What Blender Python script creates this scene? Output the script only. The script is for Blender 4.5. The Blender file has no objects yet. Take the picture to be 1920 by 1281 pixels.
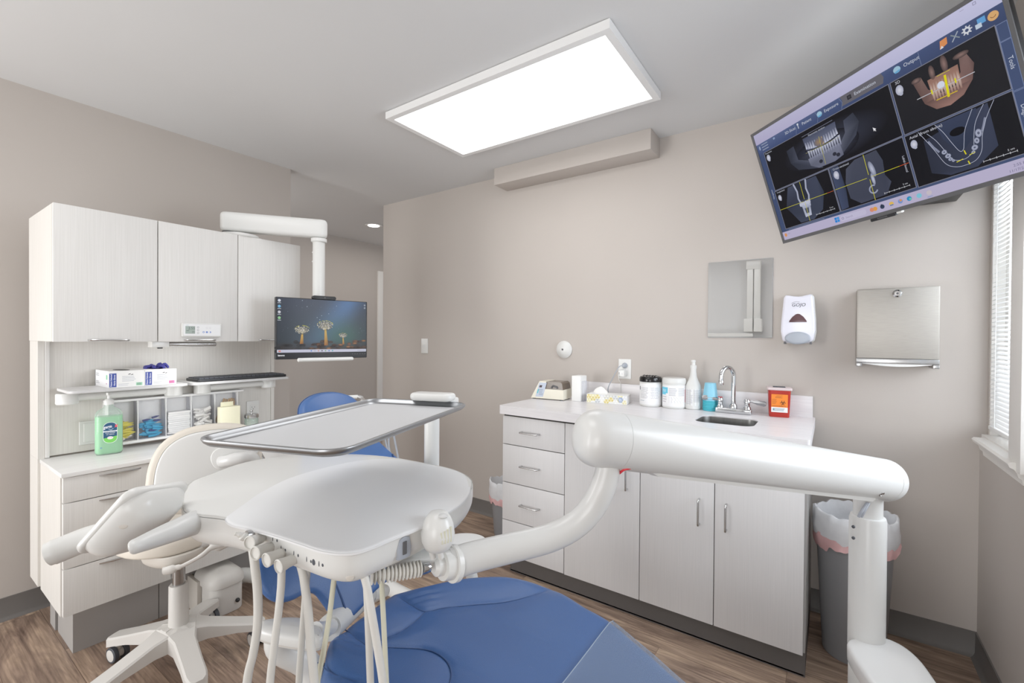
import bpy, bmesh, math, random
from mathutils import Vector, Matrix
random.seed(7)
C = bpy.context.scene.collection
SC = bpy.context.scene
PI = math.pi
# ------------------------------------------------------------------ camera
FPX, YAW, PIT, ROL, EYE = 856.14, math.radians(35.0216), math.radians(-0.4705), math.radians(0.4105), 1.297
_r0 = Vector((math.cos(YAW), math.sin(YAW), 0)); _c0 = Vector((-math.sin(YAW), math.cos(YAW), 0)); _z = Vector((0, 0, 1))
CF = _c0*math.cos(PIT) + _z*math.sin(PIT); _u1 = _z*math.cos(PIT) - _c0*math.sin(PIT)
CR = _r0*math.cos(ROL) + _u1*math.sin(ROL); CU = _u1*math.cos(ROL) - _r0*math.sin(ROL)
EYEP = Vector((0, 0, EYE))
cam_data = bpy.data.cameras.new('camera'); cam = bpy.data.objects.new('camera', cam_data); C.objects.link(cam)
cam_data.sensor_fit = 'HORIZONTAL'; cam_data.sensor_width = 36.0; cam_data.lens = FPX*36.0/1920.0
cam_data.clip_start = 0.02
Mc = Matrix((CR, CU, -CF)).transposed().to_4x4(); Mc.translation = EYEP; cam.matrix_world = Mc
SC.camera = cam
def ray(px, py): return CF + CR*((px-960)/FPX) + CU*((640.5-py)/FPX)
def at(px, py, d): return EYEP + ray(px, py)*d              # measured photo point -> room coordinates
def _on(px, py, ax, val):
    v = ray(px, py); return EYEP + v*((val-EYEP[ax])/v[ax])
def onX(px, py, v): return _on(px, py, 0, v)
def onY(px, py, v): return _on(px, py, 1, v)
def onZ(px, py, v): return _on(px, py, 2, v)
# ------------------------------------------------------------------ materials
def lin(c):
    c = c/255.0
    return c/12.92 if c <= 0.04045 else ((c+0.055)/1.055)**2.4
def S(r, g, b): return (lin(r), lin(g), lin(b), 1.0)
MATS = {}
def mat(name, col, rough=0.5, metal=0.0, noise=0.0, nscale=8.0, bump=0.0, bscale=200.0, spec=0.5, coat=0.0, stretch=None, emit=None, trans=0.0, ior=1.45):
    m = bpy.data.materials.new(name); m.use_nodes = True; MATS[name] = m
    nt = m.node_tree; N = nt.nodes; L = nt.links; b = N['Principled BSDF']
    b.inputs['Base Color'].default_value = col; b.inputs['Roughness'].default_value = rough; b.inputs['Metallic'].default_value = metal
    b.inputs['Specular IOR Level'].default_value = spec; b.inputs['Coat Weight'].default_value = coat; b.inputs['Coat Roughness'].default_value = 0.1
    b.inputs['Transmission Weight'].default_value = trans; b.inputs['IOR'].default_value = ior
    tc = N.new('ShaderNodeTexCoord'); mp = N.new('ShaderNodeMapping'); L.new(tc.outputs['Object'], mp.inputs['Vector'])
    if stretch: mp.inputs['Scale'].default_value = stretch
    n = N.new('ShaderNodeTexNoise'); n.inputs['Scale'].default_value = nscale; n.inputs['Detail'].default_value = 5
    L.new(mp.outputs['Vector'], n.inputs['Vector'])
    mx = N.new('ShaderNodeMix'); mx.data_type = 'RGBA'; mx.blend_type = 'MULTIPLY'; mx.inputs['Factor'].default_value = 1.0
    rp = N.new('ShaderNodeValToRGB'); lo = 1.0-noise
    rp.color_ramp.elements[0].position = 0.3; rp.color_ramp.elements[0].color = (lo, lo, lo, 1)
    rp.color_ramp.elements[1].position = 0.7; rp.color_ramp.elements[1].color = (1, 1, 1, 1)
    L.new(n.outputs['Fac'], rp.inputs['Fac']); mx.inputs['A'].default_value = col
    L.new(rp.outputs['Color'], mx.inputs['B']); L.new(mx.outputs['Result'], b.inputs['Base Color'])
    if bump > 0:
        n2 = N.new('ShaderNodeTexNoise'); n2.inputs['Scale'].default_value = bscale; n2.inputs['Detail'].default_value = 3
        L.new(mp.outputs['Vector'], n2.inputs['Vector'])
        bp = N.new('ShaderNodeBump'); bp.inputs['Strength'].default_value = bump; bp.inputs['Distance'].default_value = 0.002
        L.new(n2.outputs['Fac'], bp.inputs['Height']); L.new(bp.outputs['Normal'], b.inputs['Normal'])
    if emit:
        b.inputs['Emission Color'].default_value = emit[0]; b.inputs['Emission Strength'].default_value = emit[1]
    return m
def laminate(name, c1, c2, fine=(260, 260, 3), rough=0.45):
    m = bpy.data.materials.new(name); m.use_nodes = True; MATS[name] = m
    nt = m.node_tree; N = nt.nodes; L = nt.links; b = N['Principled BSDF']; b.inputs['Roughness'].default_value = rough
    tc = N.new('ShaderNodeTexCoord'); mp = N.new('ShaderNodeMapping'); mp.inputs['Scale'].default_value = fine
    L.new(tc.outputs['Object'], mp.inputs['Vector'])
    n = N.new('ShaderNodeTexNoise'); n.inputs['Scale'].default_value = 1.0; n.inputs['Detail'].default_value = 6; n.inputs['Roughness'].default_value = 0.65
    L.new(mp.outputs['Vector'], n.inputs['Vector'])
    rp = N.new('ShaderNodeValToRGB'); rp.color_ramp.elements[0].position = 0.32; rp.color_ramp.elements[0].color = c1
    rp.color_ramp.elements[1].position = 0.68; rp.color_ramp.elements[1].color = c2
    L.new(n.outputs['Fac'], rp.inputs['Fac']); L.new(rp.outputs['Color'], b.inputs['Base Color'])
    return m
def clear(name, col, alpha=0.25, rough=0.08):
    m = bpy.data.materials.new(name); m.use_nodes = True; MATS[name] = m
    nt = m.node_tree; N = nt.nodes; L = nt.links; b = N['Principled BSDF']; b.inputs['Base Color'].default_value = col; b.inputs['Roughness'].default_value = rough
    tr = N.new('ShaderNodeBsdfTransparent'); mx = N.new('ShaderNodeMixShader')
    lw = N.new('ShaderNodeLayerWeight'); lw.inputs['Blend'].default_value = 0.25
    ma = N.new('ShaderNodeMath'); ma.operation = 'MULTIPLY_ADD'; ma.inputs[1].default_value = 0.35; ma.inputs[2].default_value = alpha; ma.use_clamp = True
    L.new(lw.outputs['Fresnel'], ma.inputs[0]); L.new(ma.outputs[0], mx.inputs['Fac'])
    L.new(tr.outputs[0], mx.inputs[1]); L.new(b.outputs[0], mx.inputs[2])
    L.new(mx.outputs[0], N['Material Output'].inputs['Surface'])
    return m
def vcol(name, emission, rough=0.5):
    m = bpy.data.materials.new(name); m.use_nodes = True; MATS[name] = m
    nt = m.node_tree; N = nt.nodes; L = nt.links; b = N['Principled BSDF']; b.inputs['Roughness'].default_value = rough
    a = N.new('ShaderNodeAttribute'); a.attribute_name = 'Col'
    if emission:
        b.inputs['Base Color'].default_value = (0.004, 0.004, 0.005, 1); b.inputs['Specular IOR Level'].default_value = 0.1
        L.new(a.outputs['Color'], b.inputs['Emission Color']); b.inputs['Emission Strength'].default_value = emission
    else: L.new(a.outputs['Color'], b.inputs['Base Color'])
    return m
def floor_mat():
    m = bpy.data.materials.new('vinyl_plank'); m.use_nodes = True; MATS['floor'] = m
    nt = m.node_tree; N = nt.nodes; L = nt.links; b = N['Principled BSDF']; b.inputs['Roughness'].default_value = 0.42
    tc = N.new('ShaderNodeTexCoord')
    br = N.new('ShaderNodeTexBrick'); br.offset = 0.37; br.inputs['Scale'].default_value = 1.0
    br.inputs['Brick Width'].default_value = 1.22; br.inputs['Row Height'].default_value = 0.18; br.inputs['Mortar Size'].default_value = 0.0009
    br.inputs['Color1'].default_value = (0, 0, 0, 1); br.inputs['Color2'].default_value = (1, 1, 1, 1); br.inputs['Mortar'].default_value = (0.5, 0.5, 0.5, 1)
    mp0 = N.new('ShaderNodeMapping'); mp0.inputs['Location'].default_value = (0.13, 0.06, 0)
    L.new(tc.outputs['Object'], mp0.inputs['Vector']); L.new(mp0.outputs['Vector'], br.inputs['Vector'])
    # per-plank offset of the grain
    add = N.new('ShaderNodeVectorMath'); add.operation = 'MULTIPLY_ADD'; add.inputs[1].default_value = (7.3, 3.1, 5.7)
    L.new(br.outputs['Color'], add.inputs[0]); L.new(tc.outputs['Object'], add.inputs[2])
    mp = N.new('ShaderNodeMapping'); mp.inputs['Scale'].default_value = (1.5, 9.0, 1.0); L.new(add.outputs[0], mp.inputs['Vector'])
    n = N.new('ShaderNodeTexNoise'); n.inputs['Scale'].default_value = 1.5; n.inputs['Detail'].default_value = 9; n.inputs['Roughness'].default_value = 0.62; n.inputs['Distortion'].default_value = 1.2
    L.new(mp.outputs['Vector'], n.inputs['Vector'])
    rp = N.new('ShaderNodeValToRGB'); e = rp.color_ramp.elements
    e[0].position = 0.26; e[0].color = S(80, 62, 52); e[1].position = 0.76; e[1].color = S(220, 193, 163)
    for p, c in ((0.40, S(130, 108, 94)), (0.51, S(158, 134, 116)), (0.62, S(183, 157, 134))):
        q = e.new(p); q.color = c
    L.new(n.outputs['Fac'], rp.inputs['Fac'])
    mp2 = N.new('ShaderNodeMapping'); mp2.inputs['Scale'].default_value = (6, 150, 1); L.new(add.outputs[0], mp2.inputs['Vector'])
    n2 = N.new('ShaderNodeTexNoise'); n2.inputs['Scale'].default_value = 1.0; n2.inputs['Detail'].default_value = 4; L.new(mp2.outputs['Vector'], n2.inputs['Vector'])
    r2 = N.new('ShaderNodeValToRGB'); r2.color_ramp.elements[0].position = 0.3; r2.color_ramp.elements[0].color = (0.62, 0.60, 0.58, 1); r2.color_ramp.elements[1].position = 0.65; r2.color_ramp.elements[1].color = (1.05, 1.05, 1.05, 1)
    L.new(n2.outputs['Fac'], r2.inputs['Fac'])
    m1 = N.new('ShaderNodeMix'); m1.data_type = 'RGBA'; m1.blend_type = 'MULTIPLY'; m1.inputs['Factor'].default_value = 1
    L.new(rp.outputs['Color'], m1.inputs['A']); L.new(r2.outputs['Color'], m1.inputs['B'])
    m2 = N.new('ShaderNodeMix'); m2.data_type = 'RGBA'; m2.blend_type = 'MULTIPLY'; m2.inputs['A'].default_value = (1, 1, 1, 1)
    L.new(br.outputs['Fac'], m2.inputs['Factor']); L.new(m1.outputs['Result'], m2.inputs['A']); m2.inputs['B'].default_value = (0.35, 0.3, 0.27, 1)
    L.new(m2.outputs['Result'], b.inputs['Base Color'])
    return m
floor_mat()
mat('wall_paint', S(189, 181, 174), 0.85, noise=0.03, nscale=2.0, bump=0.10, bscale=350, spec=0.2)
mat('ceiling_paint', S(212, 212, 212), 0.9, noise=0.02, nscale=2.0, bump=0.05, bscale=300, spec=0.2)
mat('trim_white', S(232, 229, 224), 0.45, noise=0.02)
mat('baseboard', S(105, 101, 98), 0.5, noise=0.06, nscale=5)
laminate('lam_white', S(214, 212, 208), S(226, 224, 221), fine=(420, 420, 4))
laminate('lam_side', S(206, 202, 196), S(222, 219, 213), fine=(420, 420, 4))
laminate('lam_grey', S(205, 204, 204), S(214, 212, 212), fine=(420, 420, 4))
laminate('worktop', S(218, 215, 217), S(232, 229, 230), fine=(3, 60, 60), rough=0.3)
laminate('worktop_left', S(220, 219, 217), S(238, 237, 235), fine=(60, 3, 60), rough=0.3)
mat('plinth_grey', S(160, 157, 154), 0.5, noise=0.04)
mat('toe_dark', S(84, 80, 78), 0.5, noise=0.06)
mat('gap_shade', S(45, 42, 40), 0.8)
mat('white_plastic', S(222, 222, 219), 0.28, noise=0.015, nscale=4, coat=0.15)
mat('white_gloss', S(208, 208, 206), 0.3, noise=0.01, nscale=4, coat=0.15)
mat('pad_grey', S(228, 229, 230), 0.42, noise=0.015, nscale=4)
mat('white_matte', S(236, 236, 235), 0.6, noise=0.015)
mat('beige_plastic', S(205, 199, 190), 0.4, noise=0.02)
mat('beige_vinyl', S(222, 214, 201), 0.5, noise=0.04, bump=0.15, bscale=500)
mat('stool_grey', S(208, 205, 200), 0.42, noise=0.02)
mat('tube_white', S(216, 214, 208), 0.4, noise=0.03)
mat('tube_yellow', S(214, 212, 190), 0.4, noise=0.03)
mat('blue_vinyl', S(62, 97, 153), 0.36, noise=0.08, nscale=3, bump=0.25, bscale=420, spec=0.45)
mat('blue_seam', S(50, 76, 122), 0.5, noise=0.05)
mat('steel', (0.42, 0.42, 0.42, 1), 0.25, metal=1.0, noise=0.06, nscale=3)
mat('brushed', (0.43, 0.405, 0.37, 1), 0.5, metal=1.0, noise=0.12, nscale=30, stretch=(1, 1, 30))
mat('tray_steel', S(205, 206, 208), 0.45, metal=0.25, noise=0.02, nscale=5)
mat('tray_rim', (0.36, 0.37, 0.385, 1), 0.34, metal=1.0, noise=0.05, nscale=4)
mat('chrome', (0.60, 0.61, 0.62, 1), 0.07, metal=1.0, noise=0.02)
mat('nickel', (0.60, 0.60, 0.60, 1), 0.25, metal=1.0, noise=0.04)
mat('sink_steel', (0.30, 0.295, 0.285, 1), 0.3, metal=1.0, noise=0.25, nscale=6, stretch=(8, 1, 1))
mat('lever_metal', (0.32, 0.32, 0.33, 1), 0.3, metal=1.0, noise=0.05)
mat('white_shiny', S(222, 222, 221), 0.12, noise=0.01, nscale=4, coat=0.3)
mat('mirror', (0.93, 0.94, 0.94, 1), 0.0, metal=1.0)
mat('black', S(30, 31, 34), 0.4, noise=0.05)
mat('black_gloss', S(18, 18, 20), 0.15, noise=0.05)
mat('rubber', S(66, 69, 76), 0.6, noise=0.05)
mat('dark_grey', S(86, 86, 88), 0.5, noise=0.05)
mat('can_grey', S(142, 143, 146), 0.5, noise=0.05)
mat('bag_white', S(228, 229, 232), 0.4, noise=0.12, nscale=14, bump=0.6, bscale=40)
mat('bag_pink', S(226, 178, 178), 0.5, noise=0.12, nscale=10)
mat('red', S(178, 42, 32), 0.35, noise=0.04)
mat('lid_clear', S(214, 196, 196), 0.35, noise=0.04)
mat('red_wire', S(214, 40, 52), 0.4, noise=0.03)
mat('cup_blue', S(136, 203, 228), 0.4, noise=0.03)
mat('cup_teal', S(62, 178, 196), 0.4, noise=0.03)
mat('cream', S(231, 226, 208), 0.4, noise=0.03)
mat('smoke', S(92, 76, 58), 0.2, noise=0.1)
mat('yellow_card', S(240, 236, 205), 0.7, noise=0.03)
mat('yellow_tip', S(221, 208, 60), 0.4, noise=0.08)
mat('blue_tip', S(42, 160, 205), 0.4, noise=0.08)
mat('navy_tip', S(34, 44, 112), 0.4, noise=0.08)
mat('wood_stick', S(205, 168, 120), 0.6, noise=0.15)
mat('cotton', S(240, 238, 234), 0.9, noise=0.06, nscale=60)
mat('paper', S(238, 238, 236), 0.8, noise=0.03)
mat('gel_green', S(140, 222, 160), 0.25, noise=0.05, nscale=6)
mat('glove_violet', S(62, 62, 150), 0.5, noise=0.1)
mat('soap_white', S(226, 225, 236), 0.25, noise=0.02, coat=0.3)
mat('soap_grey', S(164, 170, 180), 0.3, noise=0.03)
mat('smoke_window', S(92, 62, 66), 0.2, noise=0.2, nscale=20)
mat('toe_sheet_edge', S(150, 165, 185), 0.3)
mat('diffuser', S(250, 250, 250), 0.6, emit=((1, 1, 1, 1), 4.6))
mat('lamp_emit', S(255, 252, 245), 0.6, emit=((1, 0.97, 0.93, 1), 6.0))
mat('daylight_view', S(225, 236, 250), 0.9, noise=0.2, nscale=1.2, emit=((0.82, 0.90, 1.0, 1), 1.0))
mat('lit_doorway_glow', S(250, 238, 228), 0.7, emit=((1, 0.93, 0.87, 1), 0.25))  # emission stands in for a lit doorway; the door slab is no lamp
clear('clear_plastic', S(206, 208, 222), 0.025)
clear('clear_sheet', S(165, 185, 208), 0.24, 0.1)
clear('frosted', S(226, 226, 226), 0.72, 0.4)
clear('glass_pane', S(225, 235, 245), 0.06, 0.02)
clear('bottle_clear', S(205, 224, 212), 0.3, 0.1)
vcol('print', 0); vcol('screen', 0.82, 0.2)
# ------------------------------------------------------------------ mesh builder
class MB:
    def __init__(s): s.bm = bmesh.new()
    def add(s, verts, faces):
        vs = [s.bm.verts.new(v) for v in verts]
        for f in faces:
            try: s.bm.faces.new([vs[i] for i in f])
            except ValueError: pass
        return s
    def merge(s, t, M=None):
        t.verts.index_update()
        s.add([(M @ v.co) if M else v.co.copy() for v in t.verts], [[v.index for v in f.verts] for f in t.faces]); t.free(); return s
    def box(s, x0, x1, y0, y1, z0, z1, bev=0.0, seg=2, M=None):
        t = bmesh.new(); bmesh.ops.create_cube(t, size=1.0)
        for v in t.verts: v.co = Vector(((x0+x1)/2+v.co.x*(x1-x0), (y0+y1)/2+v.co.y*(y1-y0), (z0+z1)/2+v.co.z*(z1-z0)))
        if bev > 0: bmesh.ops.bevel(t, geom=t.edges[:], offset=bev, segments=seg, profile=0.6, affect='EDGES')
        return s.merge(t, M)
    def rings(s, rings, cap0=True, cap1=True):
        n = len(rings[0]); vs = [p for r in rings for p in r]; fs = []
        for k in range(len(rings)-1):
            for i in range(n):
                j = (i+1) % n; fs.append((k*n+i, k*n+j, (k+1)*n+j, (k+1)*n+i))
        if cap0: fs.append(tuple(range(n))[::-1])
        if cap1: fs.append(tuple((len(rings)-1)*n+i for i in range(n)))
        return s.add(vs, fs)
    def tube(s, pts, r, seg=12, flat=1.0, up=None, caps=True):
        pts = [Vector(p) for p in pts]; n = len(pts)
        rr = r if isinstance(r, (list, tuple)) else [r]*n
        T = [(pts[min(i+1, n-1)]-pts[max(i-1, 0)]).normalized() for i in range(n)]
        u = Vector(up) if up else (Vector((0, 0, 1)) if abs(T[0].z) < 0.9 else Vector((1, 0, 0)))
        out = []
        for i in range(n):
            u = (u - T[i]*u.dot(T[i])).normalized(); w = T[i].cross(u)
            out.append([pts[i] + u*(rr[i]*math.cos(2*PI*k/seg)) + w*(rr[i]*flat*math.sin(2*PI*k/seg)) for k in range(seg)])
        return s.rings(out, caps, caps)
    def cyl(s, a, b, r0, r1=None, seg=20, bev=0.0):
        a, b = Vector(a), Vector(b); r1 = r0 if r1 is None else r1; d = (b-a); L = d.length; d.normalize()
        if bev > 0:
            q = [(a, r0-bev), (a+d*bev*0.3, r0-bev*0.3), (a+d*bev, r0), (b-d*bev, r1), (b-d*bev*0.3, r1-bev*0.3), (b, r1-bev)]
            return s.tube_r(q, d, seg)
        return s.tube_r([(a, r0), (b, r1)], d, seg)
    def tube_r(s, q, d, seg=20):
        d = Vector(d).normalized(); u = Vector((0, 0, 1)) if abs(d.z) < 0.9 else Vector((1, 0, 0)); u = (u-d*u.dot(d)).normalized(); w = d.cross(u)
        return s.rings([[Vector(p)+u*(r*math.cos(2*PI*k/seg))+w*(r*math.sin(2*PI*k/seg)) for k in range(seg)] for p, r in q])
    def lathe(s, prof, c=(0, 0, 0), d=(0, 0, 1), seg=24):
        c = Vector(c); d = Vector(d).normalized()
        return s.tube_r([(c+d*z, max(r, 1e-4)) for r, z in prof], d, seg)
    def slab(s, outline, t0, t1, r=0.0, M=None, n=3, crown=0.0, bot=None):
        """outline (2-D, counter-clockwise) extruded from t0 to t1 with rounded rims, optional domed top"""
        rb = r if bot is None else bot
        def ring(ins, t): return [(p[0], p[1], t) for p in inset(outline, ins)]
        R = []
        for k in range(n+1):
            a = PI/2*k/n if rb > 0 else PI/2
            R.append(ring(rb*(1-math.sin(a)), t0+rb*(1-math.cos(a))))
            if rb == 0: break
        for k in range(n+1):
            a = PI/2*k/n if r > 0 else 0
            R.append(ring(r*(1-math.cos(a)), t1-r*(1-math.sin(a))))
            if r == 0: break
        if crown:
            base = inset(outline, r); cx = sum(p[0] for p in base)/len(base); cy = sum(p[1] for p in base)/len(base)
            for k in range(1, 8):
                f = 1-k/8.0
                R.append([(cx+(p[0]-cx)*f, cy+(p[1]-cy)*f, t1+crown*(1-f*f)) for p in base])
        if M: R = [[M @ Vector(p) for p in q] for q in R]
        return s.rings(R)
    def sphere(s, c, rx, ry=None, rz=None, seg=16, M=None):
        ry = rx if ry is None else ry; rz = rx if rz is None else rz
        t = bmesh.new(); bmesh.ops.create_uvsphere(t, u_segments=seg, v_segments=max(6, seg//2), radius=1.0)
        for v in t.verts: v.co = Vector((c[0]+v.co.x*rx, c[1]+v.co.y*ry, c[2]+v.co.z*rz))
        return s.merge(t, M)
def inset(o, d):
    if d == 0: return list(o)
    n = len(o); out = []
    for i in range(n):
        a, p, b = o[i-1], o[i], o[(i+1) % n]
        e1 = Vector((p[0]-a[0], p[1]-a[1])); e2 = Vector((b[0]-p[0], b[1]-p[1]))
        if e1.length < 1e-9: e1 = e2.copy()
        if e2.length < 1e-9: e2 = e1.copy()
        e1.normalize(); e2.normalize(); n1 = Vector((-e1.y, e1.x)); n2 = Vector((-e2.y, e2.x)); m = n1+n2
        if m.length < 1e-6: m = n1
        m = m/max(m.dot(n1), 0.35) if m.length else n1
        m = (n1+n2); k = max(1.0+n1.dot(n2), 0.5)
        out.append((p[0]+m.x*d/k, p[1]+m.y*d/k))
    return out
def rrect(x0, x1, y0, y1, r, n=5):
    o = []
    for cx, cy, a in ((x1-r, y1-r, 0), (x0+r, y1-r, 90), (x0+r, y0+r, 180), (x1-r, y0+r, 270)):
        for k in range(n+1):
            t = math.radians(a+90*k/n); o.append((cx+r*math.cos(t), cy+r*math.sin(t)))
    return o
def ell(cx, cy, rx, ry, n=28): return [(cx+rx*math.cos(2*PI*k/n), cy+ry*math.sin(2*PI*k/n)) for k in range(n)]
def spline(P, n=8, closed=False):
    P = [Vector(p) for p in P]; m = len(P); out = []
    for i in range(m if closed else m-1):
        g = (lambda k: P[k % m]) if closed else (lambda k: P[min(max(k, 0), m-1)])
        p0, p1, p2, p3 = g(i-1), g(i), g(i+1), g(i+2)
        for k in range(n):
            t = k/n
            out.append(0.5*((2*p1)+(p2-p0)*t+(2*p0-5*p1+4*p2-p3)*t*t+(3*p1-p0-3*p2+p3)*t**3))
    if not closed: out.append(P[-1])
    return out
def ccw(o):
    a = sum(o[i-1][0]*o[i][1]-o[i][0]*o[i-1][1] for i in range(len(o)))
    return list(o) if a > 0 else list(o)[::-1]
def frame(o, x, y):
    x = Vector(x).normalized(); y = Vector(y); y = (y-x*y.dot(x)).normalized(); z = x.cross(y)
    M = Matrix((x, y, z)).transposed().to_4x4(); M.translation = Vector(o); return M
# local axes for flat things on the walls: u to the right, v up, n into the room
def back_frame(x, z, y=2.6305): return frame((x, y, z), (1, 0, 0), (0, 0, 1))
def left_frame(y, z, x): return frame((x, y, z), (0, 1, 0), (0, 0, 1))
# ------------------------------------------------------------------ objects
def link(name, me, material, parent=None, angle=35):
    o = bpy.data.objects.new(name, me); C.objects.link(o)
    if material: me.materials.append(MATS[material])
    if parent:
        o.parent = parent; o.matrix_parent_inverse = Matrix.Translation(-world_loc(parent))
    return o
def world_loc(o):
    return Vector(o.location) if o.get('_abs') is None else Vector((0, 0, 0))
def obj(name, mb, material, parent=None, angle=35):
    bm = mb.bm; bmesh.ops.remove_doubles(bm, verts=bm.verts[:], dist=1e-6); bmesh.ops.recalc_face_normals(bm, faces=bm.faces[:])
    me = bpy.data.meshes.new(name); bm.to_mesh(me); bm.free()
    for p in me.polygons: p.use_smooth = True
    me.set_sharp_from_angle(angle=math.radians(angle))
    o = bpy.data.objects.new(name, me); C.objects.link(o); me.materials.append(MATS[material])
    if parent: attach(o, parent)
    return o
ROOTLOC = {}
def attach(o, parent):
    o.parent = parent; o.matrix_parent_inverse = Matrix.Translation(-ROOTLOC.get(parent.name, Vector((0, 0, 0))))
def tag(o, label, cat, group=None):
    o['label'] = label; o['category'] = cat
    if group: o['group'] = group
    return o
def thing(name, label, cat, loc, group=None):
    o = bpy.data.objects.new(name, None); C.objects.link(o); o.location = loc; o.empty_display_size = 0.05
    ROOTLOC[o.name] = Vector(loc)
    return tag(o, label, cat, group)
def struct(o): o['kind'] = 'structure'; return o
def copy_tree(o, off, label=None, parent=None):
    c = o.copy(); C.objects.link(c)
    if parent is None:
        c.location = Vector(o.location)+Vector(off)
        if label: c['label'] = label
    else: c.parent = parent
    for ch in list(o.children): copy_tree(ch, off, None, c)
    return c
from mathutils.bvhtree import BVHTree
def surf(o, px, py):
    """where the measured photo point lies on an object's surface, with the surface normal"""
    t = BVHTree.FromPolygons([v.co for v in o.data.vertices], [p.vertices for p in o.data.polygons])
    h = t.ray_cast(EYEP, ray(px, py).normalized()); return (h[0], h[1]) if h[0] else (at(px, py, 0.9), -CF)
# ------------------------------------------------------------------ flat prints and screens
class Cv:
    def __init__(s, M, lift=0.0002, step=0.00012): s.M, s.lift, s.step = M, lift, step; s.v = []; s.f = []; s.c = []
    def P(s, x, y, k): return s.M @ Vector((x, y, s.lift+s.step*k))
    def poly(s, pts, col, k=0):
        b = len(s.v); s.v += [s.P(p[0], p[1], k) for p in pts]; s.f.append(tuple(range(b, b+len(pts))))
        cols = col if isinstance(col[0], (list, tuple)) else [col]*len(pts)
        s.c += [S(*q) for q in cols]
    def rect(s, x0, y0, x1, y1, col, k=0): s.poly([(x0, y0), (x1, y0), (x1, y1), (x0, y1)], col, k)
    def rrect(s, x0, y0, x1, y1, r, col, k=0): s.poly(rrect(x0, x1, y0, y1, r, 4), col, k)
    def disc(s, cx, cy, rx, ry, col, k=0, edge=None, n=20, rot=0):
        ca, sa = math.cos(rot), math.sin(rot)
        e = [(cx+rx*math.cos(2*PI*i/n)*ca-ry*math.sin(2*PI*i/n)*sa, cy+rx*math.cos(2*PI*i/n)*sa+ry*math.sin(2*PI*i/n)*ca) for i in range(n)]
        if edge is None: return s.poly(e, col, k)
        for i in range(n): s.poly([(cx, cy), e[i], e[(i+1) % n]], [col, edge, edge], k)
    def line(s, pts, w, col, k=0):
        for a, b in zip(pts, pts[1:]):
            d = Vector((b[0]-a[0], b[1]-a[1]))
            if d.length < 1e-9: continue
            d.normalize(); n = Vector((-d.y, d.x))*w/2; e = d*w*0.2
            s.poly([(a[0]-n.x-e.x, a[1]-n.y-e.y), (b[0]-n.x+e.x, b[1]-n.y+e.y), (b[0]+n.x+e.x, b[1]+n.y+e.y), (a[0]+n.x-e.x, a[1]+n.y-e.y)], col, k)
    def ring(s, cx, cy, r, w, col, k=0, n=18, a0=0, a1=360):
        s.line([(cx+r*math.cos(math.radians(a0+(a1-a0)*i/n)), cy+r*math.sin(math.radians(a0+(a1-a0)*i/n))) for i in range(n+1)], w, col, k)
    def text(s, txt, x, y, size, col, k=0, ax='LEFT', rot=0.0, bold=0.0, sx=1.0, shear=0.0):
        cu = bpy.data.curves.new('txt', 'FONT'); cu.body = txt; cu.size = size; cu.align_x = ax; cu.align_y = 'CENTER'; cu.offset = bold; cu.shear = shear; cu.resolution_u = 2
        o = bpy.data.objects.new('txt', cu); C.objects.link(o); bpy.context.view_layer.update()
        me = o.evaluated_get(bpy.context.evaluated_depsgraph_get()).to_mesh()
        ca, sa = math.cos(rot), math.sin(rot); b = len(s.v)
        for v in me.vertices:
            p, q = v.co.x*sx, v.co.y
            s.v.append(s.P(x+p*ca-q*sa, y+p*sa+q*ca, k))
        for f in me.polygons:
            s.f.append(tuple(b+i for i in f.vertices)); s.c += [S(*col)]*len(f.vertices)
        o.evaluated_get(bpy.context.evaluated_depsgraph_get()).to_mesh_clear()
        bpy.data.objects.remove(o); bpy.data.curves.remove(cu)
    def greek(s, x0, x1, y0, y1, rows, col, k=0, fill=0.9, w=0.45):
        h = (y1-y0)/rows
        for i in range(rows):
            e = x0+(x1-x0)*(fill-random.random()*0.25)
            yy = y1-h*(i+0.5); s.rect(x0, yy-h*w/2, e, yy+h*w/2, col, k)
    def build(s, name, material, parent=None):
        me = bpy.data.meshes.new(name); me.from_pydata([tuple(v) for v in s.v], [], s.f); me.update()
        ca = me.color_attributes.new('Col', 'FLOAT_COLOR', 'CORNER'); i = 0
        ca.data.foreach_set('color', [q for c in s.c for q in c])
        o = bpy.data.objects.new(name, me); C.objects.link(o); me.materials.append(MATS[material])
        if parent: attach(o, parent)
        return o
# ================================================================== the room
XL, XR, YB, ZC = -3.065, 0.50, 2.6305, 2.446
struct(obj('floor', MB().box(-7.2, 1.0, -2.6, 7.0, -0.06, 0.0), 'floor'))
struct(obj('ceiling', MB().box(-7.2, 1.0, -1.05, 7.0, ZC, ZC+0.06), 'ceiling_paint'))
struct(obj('wall_back', MB().box(-3.227, 1.0, YB, YB+0.12, 0, ZC), 'wall_paint'))
struct(obj('wall_left', MB().box(XL-0.13, XL, -1.6, 1.703, 0, ZC), 'wall_paint'))
struct(obj('wall_hall', MB().box(-4.80, -4.67, -1.0, 7.0, 0, ZC), 'wall_paint'))
WY0, WY1, WZ0, WZ1 = 1.10, 2.606, 0.905, 2.12
w = MB()
w.box(XR, XR+0.14, -1.05, YB, 0, WZ0).box(XR, XR+0.14, -1.05, YB, WZ1, ZC).box(XR, XR+0.14, -1.05, WY0, WZ0, WZ1)
w.box(XR+0.02, XR+0.14, WY1, YB, WZ0, WZ1)
struct(obj('wall_right', w, 'wall_paint'))
struct(obj('wall_front', MB().box(-1.75, -0.45, -1.05, -0.95, 0, ZC), 'ceiling_paint'))
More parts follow.
